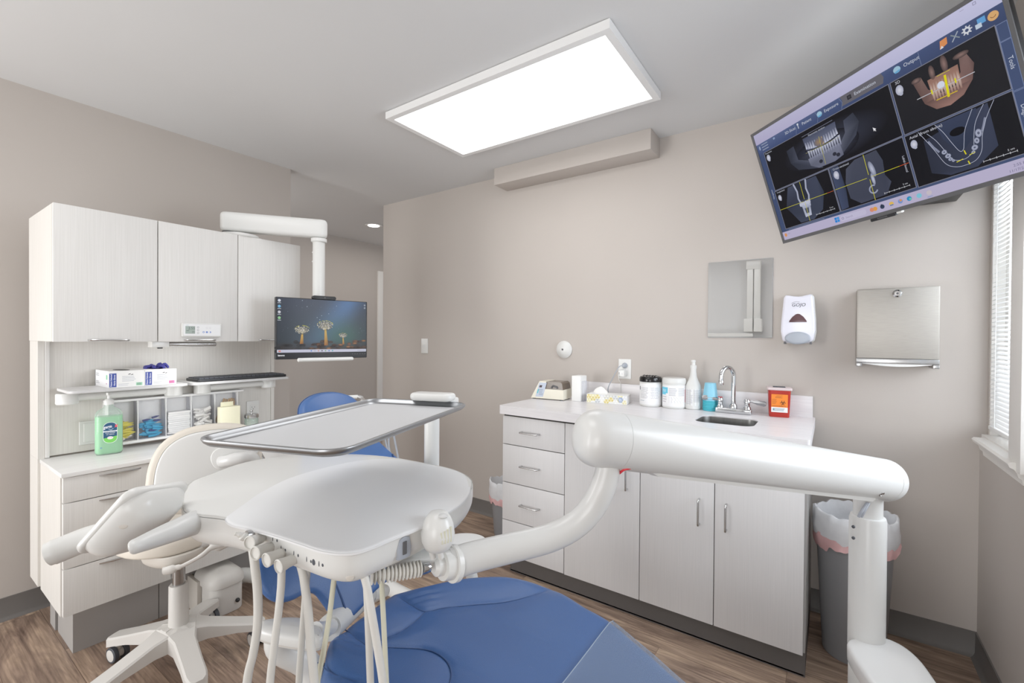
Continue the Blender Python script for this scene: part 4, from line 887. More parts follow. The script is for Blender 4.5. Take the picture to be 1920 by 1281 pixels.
# towel dispenser
YBT = YB
td = thing('towel_dispenser', 'brushed stainless paper towel dispenser on the wall beside the window', 'towel dispenser', (0.235, 2.58, 1.35))
tx0, tx1, tz0, tz1, ty = 0.078, 0.362, 1.185, 1.535, YB-0.094
def sx_(x): return x
ft = YB-0.10; kx = (ft/YB)                             # front plane; corners measured on the front face
X0, X1, Z0, Z1 = onY(1607, 560, ft).x, onY(1763, 560, ft).x, onY(1607, 676, ft).z, onY(1607, 543, ft).z
obj('box', MB().box(X0, X1, ft, YB-0.0005, Z0+0.012, Z1, 0.003), 'brushed', td)
obj('door', MB().box(X0+0.003, X1-0.003, ft-0.006, ft-0.0005, Z0+0.012, Z1-0.003, 0.002), 'brushed', td)
obj('lip', MB().box(X0, X1, ft-0.008, YB-0.002, Z0-0.010, Z0+0.0115, 0.003).box(X0, X0+0.02, ft-0.008, YB-0.002, Z0-0.026, Z0-0.0098, 0.002).box(X1-0.02, X1, ft-0.008, YB-0.002, Z0-0.026, Z0-0.0098, 0.002), 'steel', td)
lk = obj('lock', MB().lathe([(0, 0), (0.016, 0), (0.016, 0.004), (0.010, 0.010), (0, 0.010)], ((X0+X1)/2, ft-0.0062, Z1-0.025), (0, -1, 0)), 'chrome', td)
obj('keyhole', MB().lathe([(0, 0), (0.004, 0), (0.004, 0.001), (0, 0.001)], ((X0+X1)/2, ft-0.0164, Z1-0.025), (0, -1, 0), 10), 'dark_grey', lk)
g = MB(); xm0, xm1 = X0+0.022, X1-0.022
g.rings([[Vector((xm0+(xm1-xm0)*i/12, y, Z0-0.008)) for i in range(13)]+[Vector((xm0+(xm1-xm0)*i/12, y, Z0-0.012-0.010*math.sin(PI*i/12))) for i in range(12, -1, -1)] for y in (ft-0.004, YB-0.02)])
tag(obj('paper_towel', g, 'paper'), 'white paper towels showing at the slot of the steel dispenser', 'paper towel')
# ---------------------------------------------------------------- wall television
tv = thing('wall_television', 'tilted black flat television in the corner showing dental scans', 'television', (0.0835, 2.068, 1.991))
def rot3(y, t, r): return Matrix.Rotation(math.radians(y), 3, 'Z') @ Matrix.Rotation(math.radians(t), 3, 'X') @ Matrix.Rotation(math.radians(r), 3, 'Y')
R3 = rot3(-42, 19.4, -1.5); Mv = frame((0.0835, 2.0681, 1.9910), R3 @ Vector((1, 0, 0)), R3 @ Vector((0, 0, 1)))
obj('casing', MB().box(-0.45, 0.45, -0.2565, 0.2565, -0.018, 0.0, 0.003, 2, Mv).slab(rrect(-0.30, 0.30, -0.22, 0.12, 0.02), -0.055, -0.017, 0.01, Mv), 'black', tv)
bz = MB()
for q in ((-0.45, 0.45, 0.245, 0.257), (-0.45, 0.45, -0.257, -0.243), (-0.45, -0.439, -0.243, 0.245), (0.439, 0.45, -0.243, 0.245)): bz.box(*q, 0.0, 0.004, 0.001, 1, Mv)
obj('bezel', bz, 'dark_grey', tv)
obj('badge', MB().slab(rrect(-0.045, 0.045, -0.2685, -0.2560, 0.004), -0.012, 0.003, 0.002, Mv), 'black', tv)
obj('indicator', MB().box(0.048, 0.066, -0.2640, -0.2570, -0.010, 0.002, 0.001, 1, Mv), 'white_plastic', tv)
k = Cv(Mv @ Matrix.Translation((0, 0, 0.0032))); k.text('INSIGNIA', 0, -0.2625, 0.0085, (120, 120, 122), 1, 'CENTER'); k.build('badge_text', 'print', tv)
obj('mount_arm', MB().cyl(Mv @ Vector((0, -0.02, -0.05)), (0.34, 2.47, 1.98), 0.03).box(0.30, 0.42, 2.42, 2.6295, 1.88, 2.08, 0.005), 'black', tv)
k = Cv(Mv); nav, bar, gry, blk, lav = (62, 76, 112), (74, 90, 130), (120, 122, 138), (16, 16, 20), (198, 196, 228)
k.rect(-0.439, -0.243, 0.439, 0.245, nav)
k.poly([(-0.439, 0.200), (0.439, 0.200), (0.439, 0.245), (-0.439, 0.245)], [(178, 172, 208), (196, 198, 232), (206, 206, 240), (186, 182, 214)], 1)
k.poly([(-0.439, 0.154), (0.439, 0.154), (0.439, 0.200), (-0.439, 0.200)], [(60, 74, 116), (54, 66, 100), (62, 76, 114), (84, 98, 140)], 1)
# pale window reflections stay out of the picture; taskbar
k.rect(-0.439, -0.243, 0.439, -0.207, (190, 182, 214), 1)
# panes
def pane(x0, y0, x1, y1, c=blk): k.rect(x0-0.0022, y0-0.0022, x1+0.0022, y1+0.0022, gry, 2); k.rect(x0, y0, x1, y1, c, 3)
pane(-0.410, -0.018, 0.130, 0.154); pane(-0.414, -0.195, -0.149, -0.024); pane(-0.143, -0.195, 0.128, -0.024); pane(0.138, -0.019, 0.411, 0.154, (26, 26, 30)); pane(0.136, -0.197, 0.411, -0.026)
k.rect(-0.439, -0.206, -0.416, 0.150, (58, 72, 108), 2); k.text('Navigation', -0.428, -0.03, 0.010, (190, 198, 216), 4, 'CENTER', PI/2); k.text('Tools', 0.4255, 0.045, 0.015, (206, 214, 232), 4, 'CENTER', -PI/2); k.text('Diagnosis', 0.4255, -0.098, 0.015, (206, 214, 232), 4, 'CENTER', -PI/2)
for a, b_ in ((-0.028, 0.105), (0.107, 0.152), (-0.195, -0.031)): k.line([(0.414, a), (0.437, a), (0.437, b_), (0.414, b_), (0.414, a)], 0.0016, (110, 124, 162), 4)
# tab strip
for i, (x, t, tx) in enumerate(((-0.310, '3D-Sicat', 0), (-0.225, 'Patient', 0), (-0.125, 'Exposure', 0), (-0.005, 'Examination', 1), (0.160, 'Output', 0))):
    if tx: k.poly([(-0.030, 0.166), (0.118, 0.166), (0.124, 0.184), (0.118, 0.200), (-0.030, 0.200), (-0.024, 0.184)], (98, 96, 104), 2)
    k.text(t, x+0.026, 0.183, 0.0155, (206, 212, 228), 4)
    if tx: k.rect(x, 0.176, x+0.015, 0.190, (30, 30, 36), 4); k.rect(x+0.003, 0.179, x+0.012, 0.187, (60, 60, 66), 5)
    elif i == 1: k.rect(x+0.006, 0.174, x+0.009, 0.192, (210, 216, 230), 4); k.disc(x+0.0075, 0.191, 0.004, 0.004, (220, 226, 238), 5)
    elif i > 1: k.disc(x+0.006, 0.183, 0.011, 0.010, (160, 200, 224), 4); k.poly([(x-0.004, 0.178), (x+0.016, 0.181), (x+0.012, 0.174), (x, 0.173)], (100, 168, 214), 5)
for x in (-0.235, -0.135, -0.034, 0.232): k.line([(x, 0.158), (x+0.008, 0.178), (x, 0.198)] if x < 0.2 else [(x, 0.158), (x, 0.198)], 0.0014, (110, 124, 158), 4)
k.greek(-0.412, -0.372, 0.163, 0.197, 3, (150, 160, 186), 4, 0.9, 0.3); k.disc(-0.424, 0.182, 0.004, 0.009, (150, 166, 200), 4); k.rect(-0.345, 0.186, -0.336, 0.194, (140, 160, 200), 4)
# toolbar icons
k.poly([(0.286, 0.170), (0.306, 0.176), (0.308, 0.194), (0.290, 0.192)], (226, 142, 84), 4); k.poly([(0.286, 0.170), (0.296, 0.171), (0.292, 0.178)], (230, 230, 236), 5)
k.line([(0.318, 0.172), (0.335, 0.192)], 0.003, (160, 170, 186), 4); k.line([(0.336, 0.174), (0.318, 0.191)], 0.003, (130, 142, 150), 4)
k.ring(0.355, 0.181, 0.0065, 0.0045, (216, 220, 230), 4)
for a in range(8): k.line([(0.355+0.007*math.cos(a*PI/4), 0.181+0.007*math.sin(a*PI/4)), (0.355+0.012*math.cos(a*PI/4), 0.181+0.012*math.sin(a*PI/4))], 0.003, (216, 220, 230), 4)
k.rect(0.380, 0.177, 0.398, 0.193, (94, 160, 220), 4); k.rect(0.374, 0.169, 0.388, 0.181, (200, 216, 234), 5)
k.disc(0.414, 0.180, 0.012, 0.012, (226, 172, 110), 4); k.ring(0.414, 0.182, 0.006, 0.0015, (120, 78, 50), 5, 10, 200, 340)
k.rect(0.380, 0.232, 0.388, 0.240, (150, 148, 176), 4); k.rect(0.3815, 0.2335, 0.3865, 0.2385, (200, 200, 236), 5); k.rect(0.350, 0.2365, 0.360, 0.2375, (140, 138, 166), 4)
# heads
def headmark(x, y, s=1.0): k.disc(x, y, 0.010*s, 0.014*s, (226, 228, 240), 6, edge=(168, 172, 196), n=14); k.disc(x+0.002, y-0.011*s, 0.005*s, 0.005*s, (180, 184, 206), 6)
for q in ((-0.394, 0.126), (-0.122, -0.057, 1.1), (-0.397, -0.056, 0.9), (0.158, 0.120, 1.15), (0.156, -0.060, 1.0)): headmark(*q)
k.text('Panorama', -0.405, 0.147, 0.009, (196, 200, 214), 6); k.text('Longitudinal', -0.405, -0.031, 0.0085, (196, 200, 214), 6); k.text('Cross-sectional', -0.130, -0.034, 0.0105, (196, 200, 214), 6); k.text('3D', 0.150, 0.145, 0.013, (200, 202, 212), 6); k.text('Axial (from above)', 0.148, -0.037, 0.0125, (206, 208, 220), 8)
def gauge(x0, x1, y, t): k.line([(x0, y), (x1, y)], 0.0013, (206, 208, 216), 7); [k.line([(x, y-0.003), (x, y+0.003)], 0.0011, (206, 208, 216), 7) for x in [x0+(x1-x0)*i/5 for i in range(6)]]; k.text(t, x1-0.012, y+0.009, 0.008, (206, 208, 216), 7, 'CENTER')
gauge(-0.250, -0.166, -0.178, '5 cm'); gauge(0.028, 0.112, -0.182, '5 cm'); gauge(0.315, 0.392, -0.184, '5 cm')
# panorama: mandible haze, ramus, tooth rows
for q, c in (((-0.11, 0.065, 0.215, 0.075), (52, 56, 72)), ((-0.14, 0.05, 0.14, 0.06), (78, 82, 100))): k.disc(q[0], q[1], q[2], q[3], c, 4, edge=(18, 18, 23), n=32)
k.poly([(-0.300, 0.115), (-0.262, 0.120), (-0.258, 0.060), (-0.170, 0.018), (-0.165, -0.010), (-0.270, 0.022), (-0.296, 0.060)], [(40, 44, 56), (52, 56, 70), (66, 70, 86), (92, 96, 112), (60, 64, 80), (46, 50, 62), (40, 44, 56)], 5)
k.poly([(0.000, 0.128), (-0.040, 0.118), (-0.046, 0.075), (-0.090, 0.030), (-0.072, 0.010), (-0.010, 0.050), (0.012, 0.090)], [(44, 48, 60), (60, 64, 80), (80, 84, 100), (96, 100, 118), (60, 64, 80), (60, 64, 80), (46, 50, 62)], 5)
k.poly([(-0.215, 0.045), (-0.075, 0.050), (-0.072, 0.004), (-0.110, -0.006), (-0.180, -0.004), (-0.212, 0.016)], [(120, 124, 146), (120, 124, 146), (88, 92, 112), (104, 108, 130), (104, 108, 130), (90, 94, 112)], 6)
k.poly([(-0.215, 0.128), (-0.070, 0.130), (-0.076, 0.070), (-0.210, 0.072)], [(64, 70, 92), (70, 76, 98), (110, 116, 140), (104, 108, 132)], 6)
for i in range(14):
    x = -0.212+i*0.0102; cv_ = 0.010*((i-6.5)/6.5)**2
    k.poly([(x, 0.074+cv_), (x+0.0085, 0.074+cv_), (x+0.0065, 0.104+cv_*0.5), (x+0.002, 0.104+cv_*0.5)], [(196, 200, 222), (206, 210, 230), (118, 122, 146), (118, 122, 146)] if not 5 < i < 8 else [(190, 160, 120), (180, 150, 116), (150, 130, 106), (150, 130, 106)], 7)
    k.poly([(x+0.004, 0.068+cv_), (x+0.0125, 0.068+cv_), (x+0.010, 0.036+cv_*0.6), (x+0.006, 0.036+cv_*0.6)], [(190, 194, 216), (190, 194, 216), (120, 124, 148), (120, 124, 148)], 7)
k.line([(-0.218, 0.079), (-0.18, 0.072), (-0.142, 0.070), (-0.105, 0.073), (-0.068, 0.082)], 0.004, (22, 24, 30), 8)
for q in ((-0.105, 0.020), (-0.092, 0.012), (-0.165, 0.016)): k.disc(*q, 0.008, 0.007, (40, 42, 54), 8)
k.line([(-0.146, 0.108), (-0.150, 0.0)], 0.0014, (196, 190, 70), 9); k.line([(-0.218, 0.070), (-0.070, 0.071)], 0.0010, (170, 166, 90), 9); k.disc(-0.152, 0.088, 0.020, 0.016, (150, 124, 92), 8, edge=(104, 100, 112), n=14)
k.text('Panoramic section', -0.150, 0.130, 0.010, (190, 194, 210), 9, 'CENTER'); k.line([(-0.215, 0.137), (-0.078, 0.139)], 0.0012, (140, 144, 166), 8)
k.poly([(0.05, 0.048), (0.0505, 0.034), (0.0535, 0.037), (0.056, 0.032), (0.058, 0.033), (0.056, 0.038), (0.060, 0.039)], (240, 240, 246), 9)
# longitudinal
k.poly([(-0.345, -0.028), (-0.205, -0.028), (-0.190, -0.10), (-0.215, -0.165), (-0.265, -0.192), (-0.330, -0.190), (-0.360, -0.14), (-0.380, -0.11)], [(62, 68, 88), (58, 64, 84), (44, 50, 66), (54, 60, 78), (62, 68, 88), (58, 64, 82), (46, 52, 68), (40, 44, 58)], 4)
k.poly([(-0.315, -0.026), (-0.255, -0.026), (-0.258, -0.100), (-0.305, -0.100)], (34, 38, 50), 5)
for s in (-1, 1): k.line([(-0.284+s*0.030, -0.026), (-0.284+s*0.022, -0.060), (-0.284+s*0.026, -0.090), (-0.284+s*0.020, -0.112)], 0.007, (168, 174, 198), 6)
k.poly([(-0.312, -0.112), (-0.258, -0.106), (-0.262, -0.134), (-0.300, -0.136)], (176, 182, 206), 6); k.poly([(-0.303, -0.132), (-0.264, -0.132), (-0.270, -0.172), (-0.300, -0.174)], [(150, 156, 180), (150, 156, 180), (190, 196, 218), (190, 196, 218)], 6); k.poly([(-0.294, -0.138), (-0.274, -0.138), (-0.278, -0.160), (-0.292, -0.160)], (70, 76, 96), 7)
for i in range(6): k.disc(-0.308+i*0.009, -0.118+0.003*(i % 2), 0.0045, 0.008, (196, 200, 220), 7)
k.line([(-0.413, -0.108), (-0.289, -0.109)], 0.0016, (206, 200, 40), 9); k.line([(-0.277, -0.109), (-0.178, -0.110)], 0.0016, (206, 200, 40), 9); k.line([(-0.178, -0.110), (-0.150, -0.110)], 0.0016, (196, 90, 50), 9)
k.line([(-0.282, -0.026), (-0.283, -0.100)], 0.0018, (206, 200, 40), 9); k.line([(-0.284, -0.116), (-0.286, -0.193)], 0.0018, (206, 200, 40), 9)
# cross-section
k.poly([(-0.140, -0.026), (-0.105, -0.026), (-0.100, -0.12), (-0.110, -0.19), (-0.140, -0.193)], [(60, 70, 98), (52, 60, 84), (36, 42, 58), (52, 60, 84), (60, 70, 98)], 4)
k.poly([(-0.080, -0.05), (-0.04, -0.03), (0.040, -0.028), (0.052, -0.07), (0.046, -0.12), (0.060, -0.15), (0.036, -0.188), (-0.06, -0.190), (-0.094, -0.16), (-0.096, -0.10)], [(70, 74, 90), (64, 68, 84), (60, 64, 78), (58, 62, 78), (54, 58, 74), (62, 66, 84), (56, 60, 76), (62, 66, 82), (58, 62, 78), (66, 70, 86)], 5)
k.disc(0.010, -0.085, 0.009, 0.030, (196, 202, 226), 7, edge=(120, 126, 150), n=14, rot=0.15); k.disc(0.004, -0.120, 0.006, 0.022, (206, 210, 232), 7, edge=(130, 136, 160), n=14, rot=0.05); k.ring(-0.004, -0.155, 0.014, 0.005, (150, 156, 182), 6, 14, 60, 330)
k.line([(-0.142, -0.109), (-0.016, -0.110)], 0.0016, (206, 200, 40), 9); k.line([(0.0, -0.110), (0.116, -0.110)], 0.0016, (206, 200, 40), 9); k.line([(0.098, -0.110), (0.127, -0.110)], 0.0016, (214, 80, 40), 10)
k.line([(-0.006, -0.026), (-0.007, -0.100)], 0.0018, (206, 200, 40), 9); k.line([(-0.007, -0.118), (-0.008, -0.194)], 0.0018, (206, 200, 40), 9)
k.text('Labial / buccal', 0.116, -0.110, 0.010, (200, 204, 220), 9, 'CENTER', -PI/2)
# 3-D jaw
k.poly([(0.198, 0.118), (0.222, 0.124), (0.232, 0.080), (0.262, 0.052), (0.300, 0.054), (0.318, 0.084), (0.322, 0.120), (0.340, 0.126), (0.352, 0.090), (0.340, 0.050), (0.312, 0.020), (0.276, 0.008), (0.240, 0.014), (0.214, 0.044)], [(96, 74, 70), (120, 94, 88), (110, 84, 80), (150, 112, 102), (150, 112, 102), (120, 92, 88), (110, 86, 82), (124, 98, 94), (92, 70, 68), (112, 84, 80), (136, 102, 94), (156, 116, 106), (126, 94, 86), (96, 72, 68)], 5)
for q in ((0.252, 0.122, 0.008, 0.022), (0.286, 0.128, 0.009, 0.026), (0.208, 0.121, 0.014, 0.008), (0.328, 0.128, 0.020, 0.008)): k.disc(*q, (140, 112, 106), 6, edge=(66, 54, 54), n=12)
k.poly([(0.236, 0.106), (0.316, 0.108), (0.314, 0.062), (0.238, 0.060)], [(146, 108, 96), (146, 108, 96), (170, 124, 106), (170, 124, 106)], 6)
for i in range(10):
    x = 0.238+i*0.0077; k.poly([(x, 0.069), (x+0.006, 0.069), (x+0.005, 0.094), (x+0.001, 0.094)], [(216, 190, 176), (200, 172, 160), (150, 112, 98), (150, 112, 98)], 7); k.poly([(x+0.001, 0.065), (x+0.007, 0.065), (x+0.006, 0.040), (x+0.002, 0.040)], [(206, 180, 168), (196, 170, 160), (146, 108, 96), (146, 108, 96)], 7)
k.disc(0.266, 0.075, 0.010, 0.011, (222, 226, 244), 8, n=12); k.line([(0.198, 0.067), (0.348, 0.066)], 0.0022, (196, 196, 204), 9)
k.line([(0.281, 0.096), (0.277, 0.034)], 0.0060, (232, 222, 20), 10); k.line([(0.246, 0.039), (0.300, 0.038)], 0.0024, (224, 190, 30), 10); k.line([(0.262, 0.104), (0.296, 0.104)], 0.0016, (210, 196, 60), 9)
for x in (0.240, 0.302): k.line([(x, 0.062), (x, 0.074)], 0.004, (224, 216, 20), 10)
# axial
k.poly([(0.184, -0.062), (0.357, -0.028), (0.356, -0.153), (0.300, -0.192), (0.230, -0.192), (0.182, -0.168)], [(40, 44, 60), (54, 60, 82), (48, 54, 74), (50, 56, 76), (50, 56, 76), (38, 42, 56)], 4)
k.poly([(0.225, -0.029), (0.330, -0.029), (0.315, -0.10), (0.283, -0.128), (0.262, -0.128), (0.235, -0.08)], [(52, 60, 86), (50, 58, 82), (46, 54, 76), (40, 48, 68), (40, 48, 68), (46, 54, 76)], 5); k.disc(0.274, -0.073, 0.020, 0.012, (8, 8, 12), 6, n=16)
cvw = (186, 192, 214)
for pts in (((0.224, -0.028), (0.240, -0.060), (0.254, -0.100), (0.267, -0.131), (0.277, -0.130), (0.283, -0.110), (0.293, -0.076), (0.321, -0.028)), ((0.176, -0.030), (0.187, -0.055), (0.205, -0.100), (0.224, -0.152), (0.246, -0.172), (0.272, -0.177), (0.300, -0.172), (0.318, -0.150), (0.328, -0.110), (0.345, -0.070), (0.372, -0.028)), ((0.198, -0.045), (0.216, -0.075), (0.232, -0.115), (0.246, -0.148), (0.265, -0.158), (0.284, -0.156), (0.300, -0.140), (0.310, -0.100), (0.322, -0.065), (0.348, -0.028))):
    k.line([tuple(p)[:2] for p in spline([(a, b_, 0) for a, b_ in pts], 5)], 0.0012, cvw, 7)
for q in ((0.321, -0.100, 0.008, 0.012), (0.313, -0.119, 0.006, 0.009), (0.304, -0.136, 0.008, 0.008), (0.298, -0.148, 0.005, 0.005), (0.229, -0.118, 0.007, 0.007), (0.236, -0.133, 0.008, 0.007), (0.240, -0.145, 0.006, 0.005), (0.246, -0.152, 0.004, 0.004)):
    k.disc(*q, (200, 206, 228), 8, edge=(140, 146, 172), n=12); k.disc(q[0], q[1], q[2]*0.4, q[3]*0.4, (90, 96, 120), 9, n=8)
for pts in (((0.196, -0.070), (0.205, -0.092), (0.216, -0.112)), ((0.344, -0.066), (0.336, -0.086), (0.330, -0.098))): k.line(pts, 0.006, (130, 136, 160), 6)
k.line([(0.278, -0.134), (0.280, -0.146)], 0.003, (226, 216, 30), 9); k.line([(0.281, -0.168), (0.283, -0.178)], 0.003, (226, 216, 30), 9); k.line([(0.253, -0.160), (0.270, -0.157)], 0.0022, (226, 216, 30), 9); k.line([(0.288, -0.152), (0.302, -0.149)], 0.0022, (226, 216, 30), 9)
# task bar
k.rect(-0.180, -0.233, -0.1705, -0.2235, (30, 130, 220), 4); k.rect(-0.1695, -0.233, -0.160, -0.2235, (40, 140, 226), 4); k.rect(-0.180, -0.2225, -0.1705, -0.213, (30, 130, 220), 4); k.rect(-0.1695, -0.2225, -0.160, -0.213, (60, 150, 230), 4)
k.rrect(-0.156, -0.235, -0.052, -0.214, 0.008, (200, 194, 224), 3); k.ring(-0.146, -0.224, 0.004, 0.0014, (110, 104, 140), 4); k.text('Search', -0.134, -0.225, 0.011, (150, 144, 176), 4)
for x, c in ((-0.030, (226, 140, 110)), (-0.018, (234, 160, 70)), (0.008, (50, 60, 84)), (0.040, (236, 190, 84)), (0.070, (120, 150, 210)), (0.099, (40, 140, 200)), (0.130, (126, 204, 226)), (0.160, (206, 196, 206))):
    k.disc(x, -0.225, 0.008, 0.008, c, 4, n=12)
k.rect(0.004, -0.226, 0.010, -0.216, (40, 50, 70), 5); k.rect(0.034, -0.231, 0.046, -0.227, (70, 120, 200), 5); k.disc(0.072, -0.222, 0.004, 0.004, (226, 150, 80), 5); k.disc(0.102, -0.227, 0.004, 0.004, (100, 204, 180), 5); k.rect(0.152, -0.239, 0.168, -0.2375, (90, 140, 200), 4)
k.disc(-0.424, -0.222, 0.007, 0.008, (228, 150, 90), 4); k.text('42F', -0.412, -0.220, 0.008, (150, 140, 170), 4); k.text('2:55 PM', 0.375, -0.221, 0.0105, (110, 106, 140), 4); k.text('11/17/2025', 0.363, -0.2345, 0.0105, (110, 106, 140), 4)
k.greek(-0.40, -0.06, -0.2055, -0.199, 1, (110, 118, 142), 3, 0.6)
k.build('screen', 'screen', tv)
# ---------------------------------------------------------------- waste bins
def waste_bin(x, y, rx, ry, h, label, sx=0.78):
    t = thing('waste_bin', label, 'waste bin', (x, y, 0)); n = 40
    def rg(s, z, wob=0, off=0): return [Vector((x+(rx*s+off)*math.cos(a)*(1+wob*math.sin(5*a+z*30)), y+(ry*s+off)*math.sin(a)*(1+wob*math.cos(4*a+z*20)), z+(wob*0.25*math.sin(3*a+1)))) for a in [2*PI*i/n for i in range(n)]]
    obj('bin_body', MB().rings([rg(sx-0.03, 0.0), rg(sx, 0.006), rg(1.0, h-0.01), rg(1.02, h), rg(0.99, h), rg(sx-0.02, 0.02)]), 'can_grey', t, 50)
    def wob(s, z, amp, off, f1=7, ph=0.0):
        out = []
        for i in range(n*3):
            a = 2*PI*i/(n*3); d_ = amp*(math.sin(f1*a+ph)+0.6*math.sin(13*a+2.1*ph+z*40)+0.35*math.sin(23*a+ph*3))
            out.append(Vector((x+(rx*s+off+d_*0.4)*math.cos(a), y+(ry*s+off+d_*0.4)*math.sin(a), z+d_)))
        return out
    lb = obj('liner_bag', MB().rings([wob(1.03, h-0.088, 0.007, 0.004, 5, 1.0), wob(1.05, h-0.055, 0.004, 0.006, 9, 2.0), wob(1.04, h-0.02, 0.004, 0.004, 6, 0.4), wob(1.05, h+0.012, 0.005, 0.002, 4, 0.2), wob(1.00, h+0.016, 0.005, 0.0, 4, 0.2), wob(0.95, h-0.03, 0.006, -0.002, 5, 2.0), wob(0.84, h-0.14, 0.010, -0.006, 5, 3.0), wob(0.74, h-0.24, 0.012, -0.010, 4, 4.0), wob(0.45, h-0.30, 0.012, -0.01, 3, 4.0)], False, True), 'bag_white', t, 80)
    obj('pink_hem', MB().rings([wob(1.02, h-0.128, 0.012, 0.002, 4, 2.6), wob(1.04, h-0.10, 0.009, 0.005, 5, 1.5), wob(1.04, h-0.080, 0.006, 0.003, 5, 1.0)], False, False), 'bag_pink', lb, 80)
    return t
waste_bin(0.083, 2.35, 0.134, 0.122, 0.575, 'grey round waste bin with white liner right of the sink cabinet')
waste_bin(-1.735, 2.44, 0.120, 0.10, 0.345, 'small waste bin with white liner half hidden by the left cabinet end')
# x-ray arm on the wall behind the viewer: it shows in the mirror
def refl(px, py, y=6.10): p = onY(px, py, y); return Vector((p.x, 2*2.6246-y, p.z))
xa = thing('xray_arm', 'folded white wall-mounted x-ray arm seen only in the mirror', 'x-ray arm', (-0.8, -0.9, 1.8))
def rbox(mb, a, b_, y0, y1, bev): p, q = refl(*a), refl(*b_); return mb.box(min(p.x, q.x), max(p.x, q.x), y0, y1, min(p.z, q.z), max(p.z, q.z), bev)
obj('link', rbox(MB(), (1402, 503), (1412.5, 600), -0.86, -0.80, 0.01), 'white_plastic', xa)
obj('link', rbox(MB(), (1415, 503), (1426, 600), -0.86, -0.80, 0.01), 'white_plastic', xa)
obj('top_joint', rbox(MB(), (1400, 491), (1427.5, 505), -0.87, -0.79, 0.012), 'white_plastic', xa)
for a, b_ in (((1396, 598), (1412.5, 622)), ((1414.5, 598), (1429, 622))): obj('lower_joint', rbox(MB(), a, b_, -0.89, -0.78, 0.012), 'white_plastic', xa)
obj('horizontal_arm', rbox(MB(), (1325, 625), (1412, 631), -0.86, -0.80, 0.01), 'white_plastic', xa)
obj('wall_plate', MB().box(-1.35, -0.6, -0.949, -0.885, 1.20, 1.31, 0.01), 'white_plastic', xa)
# ================================================================== delivery unit (front of the picture)
du = thing('delivery_unit', 'white dental delivery unit with instrument holders on a jointed arm and post', 'dental unit', (0.085, 1.63, 0.0))
def xy(px, py, z): p = onZ(px, py, z); return (p.x, p.y)
front = [xy(x, y, 0.925) for x, y in ((345, 962), (420, 977), (470, 990), (520, 1004), (560, 1017), (600, 1030), (640, 1036), (680, 1031), (735, 1009), (790, 987), (840, 960), (872, 938), (886, 915))]
back = [xy(x, y, 0.937) for x, y in ((881, 892), (850, 877), (800, 866), (720, 853), (640, 849), (540, 852), (460, 864), (400, 884), (352, 905))]
hol = ccw([(p.x, p.y) for p in spline([(a, b, 0) for a, b in front+back], 4, True)])
head = obj('head_body', MB().slab(hol, 0.857, 0.9262, 0.0, bot=0.042, n=6), 'white_plastic', du, 50)
obj('head_cover', MB().slab(inset(hol, 0.0012), 0.9267, 0.9335, 0.006, crown=0.014), 'white_plastic', du, 50)
pp = [xy(x, y, 0.935) for x, y in ((426, 977), (470, 989), (520, 1003), (560, 1016), (600, 1029), (640, 1034), (680, 1029), (735, 1007), (790, 985), (838, 959), (870, 937), (884, 914), (878, 892), (848, 878), (800, 868), (735, 858), (668, 861), (587, 876), (510, 898), (451, 928), (424, 954))]
pol = ccw([(p.x, p.y) for p in spline([(a, b, 0) for a, b in pp], 4, True)])
obj('top_pad', MB().slab(inset(pol, 0.0005), 0.924, 0.9335, 0.0065, crown=0.034, n=4), 'pad_grey', du, 60)
# instrument holders
hs = [((496.5, 1006), (467.5, 1018.5)), ((512, 1024), (478, 1038)), ((536, 1034), (499, 1051)), ((560, 1045), (521.5, 1063))]
dd = [0.872, 0.862, 0.850, 0.842]
for i, (a, b_) in enumerate(hs):
    A, B = at(*a, dd[i]), at(*b_, dd[i]-0.035); ax = (B-A); L = ax.length; ax.normalize()
    h = obj('holder', MB().tube_r([(A-ax*0.01, 0.0080), (A+ax*L*0.25, 0.0080), (A+ax*L*0.27, 0.0098), (A+ax*L*0.55, 0.0098), (A+ax*L*0.9, 0.0125), (A+ax*L, 0.0128), (A+ax*(L+0.001), 0.0110), (A+ax*(L-0.002), 0.0105)], ax, 18), 'tube_white', du)
    obj('socket_ring', MB().tube_r([(A-ax*0.012, 0.0105), (A-ax*0.004, 0.0105)], ax, 14), 'rubber', h)
    for dx_, dy_, ra_, rb_ in ((15, 4, 0.0012, 0.0052), (23, 8, 0.0022, 0.0030)):
        p, nn = surf(head, a[0]+dx_, a[1]+dy_); obj('position_mark', MB().sphere((0, 0, 0), ra_, rb_, 0.0006, 10, frame(p, nn.cross(Vector((0, 0, 1))), (0, 0, 1))), 'rubber', du)
for (x, y, ra_, rb_) in ((588, 1054.5, 0.0044, 0.0058), (598, 1057.5, 0.0012, 0.0052), (605, 1060, 0.0024, 0.0030)):
    p, nn = surf(head, x, y); obj('empty_socket', MB().sphere((0, 0, 0), ra_, rb_, 0.0006, 14, frame(p, nn.cross(Vector((0, 0, 1))), (0, 0, 1))), 'rubber', du)
syr = obj('syringe', MB().tube(spline([at(470, 1006, 0.866), at(458, 1007, 0.85), at(450, 1003, 0.845), at(440, 1001, 0.84)], 4), [0.009]*3+[0.0075]*4+[0.005]*3+[0.003]*3, 10), 'tube_white', du)
obj('nozzle_collar', MB().cyl(at(474, 1003, 0.865), at(462, 1005, 0.856), 0.0095), 'nickel', syr)
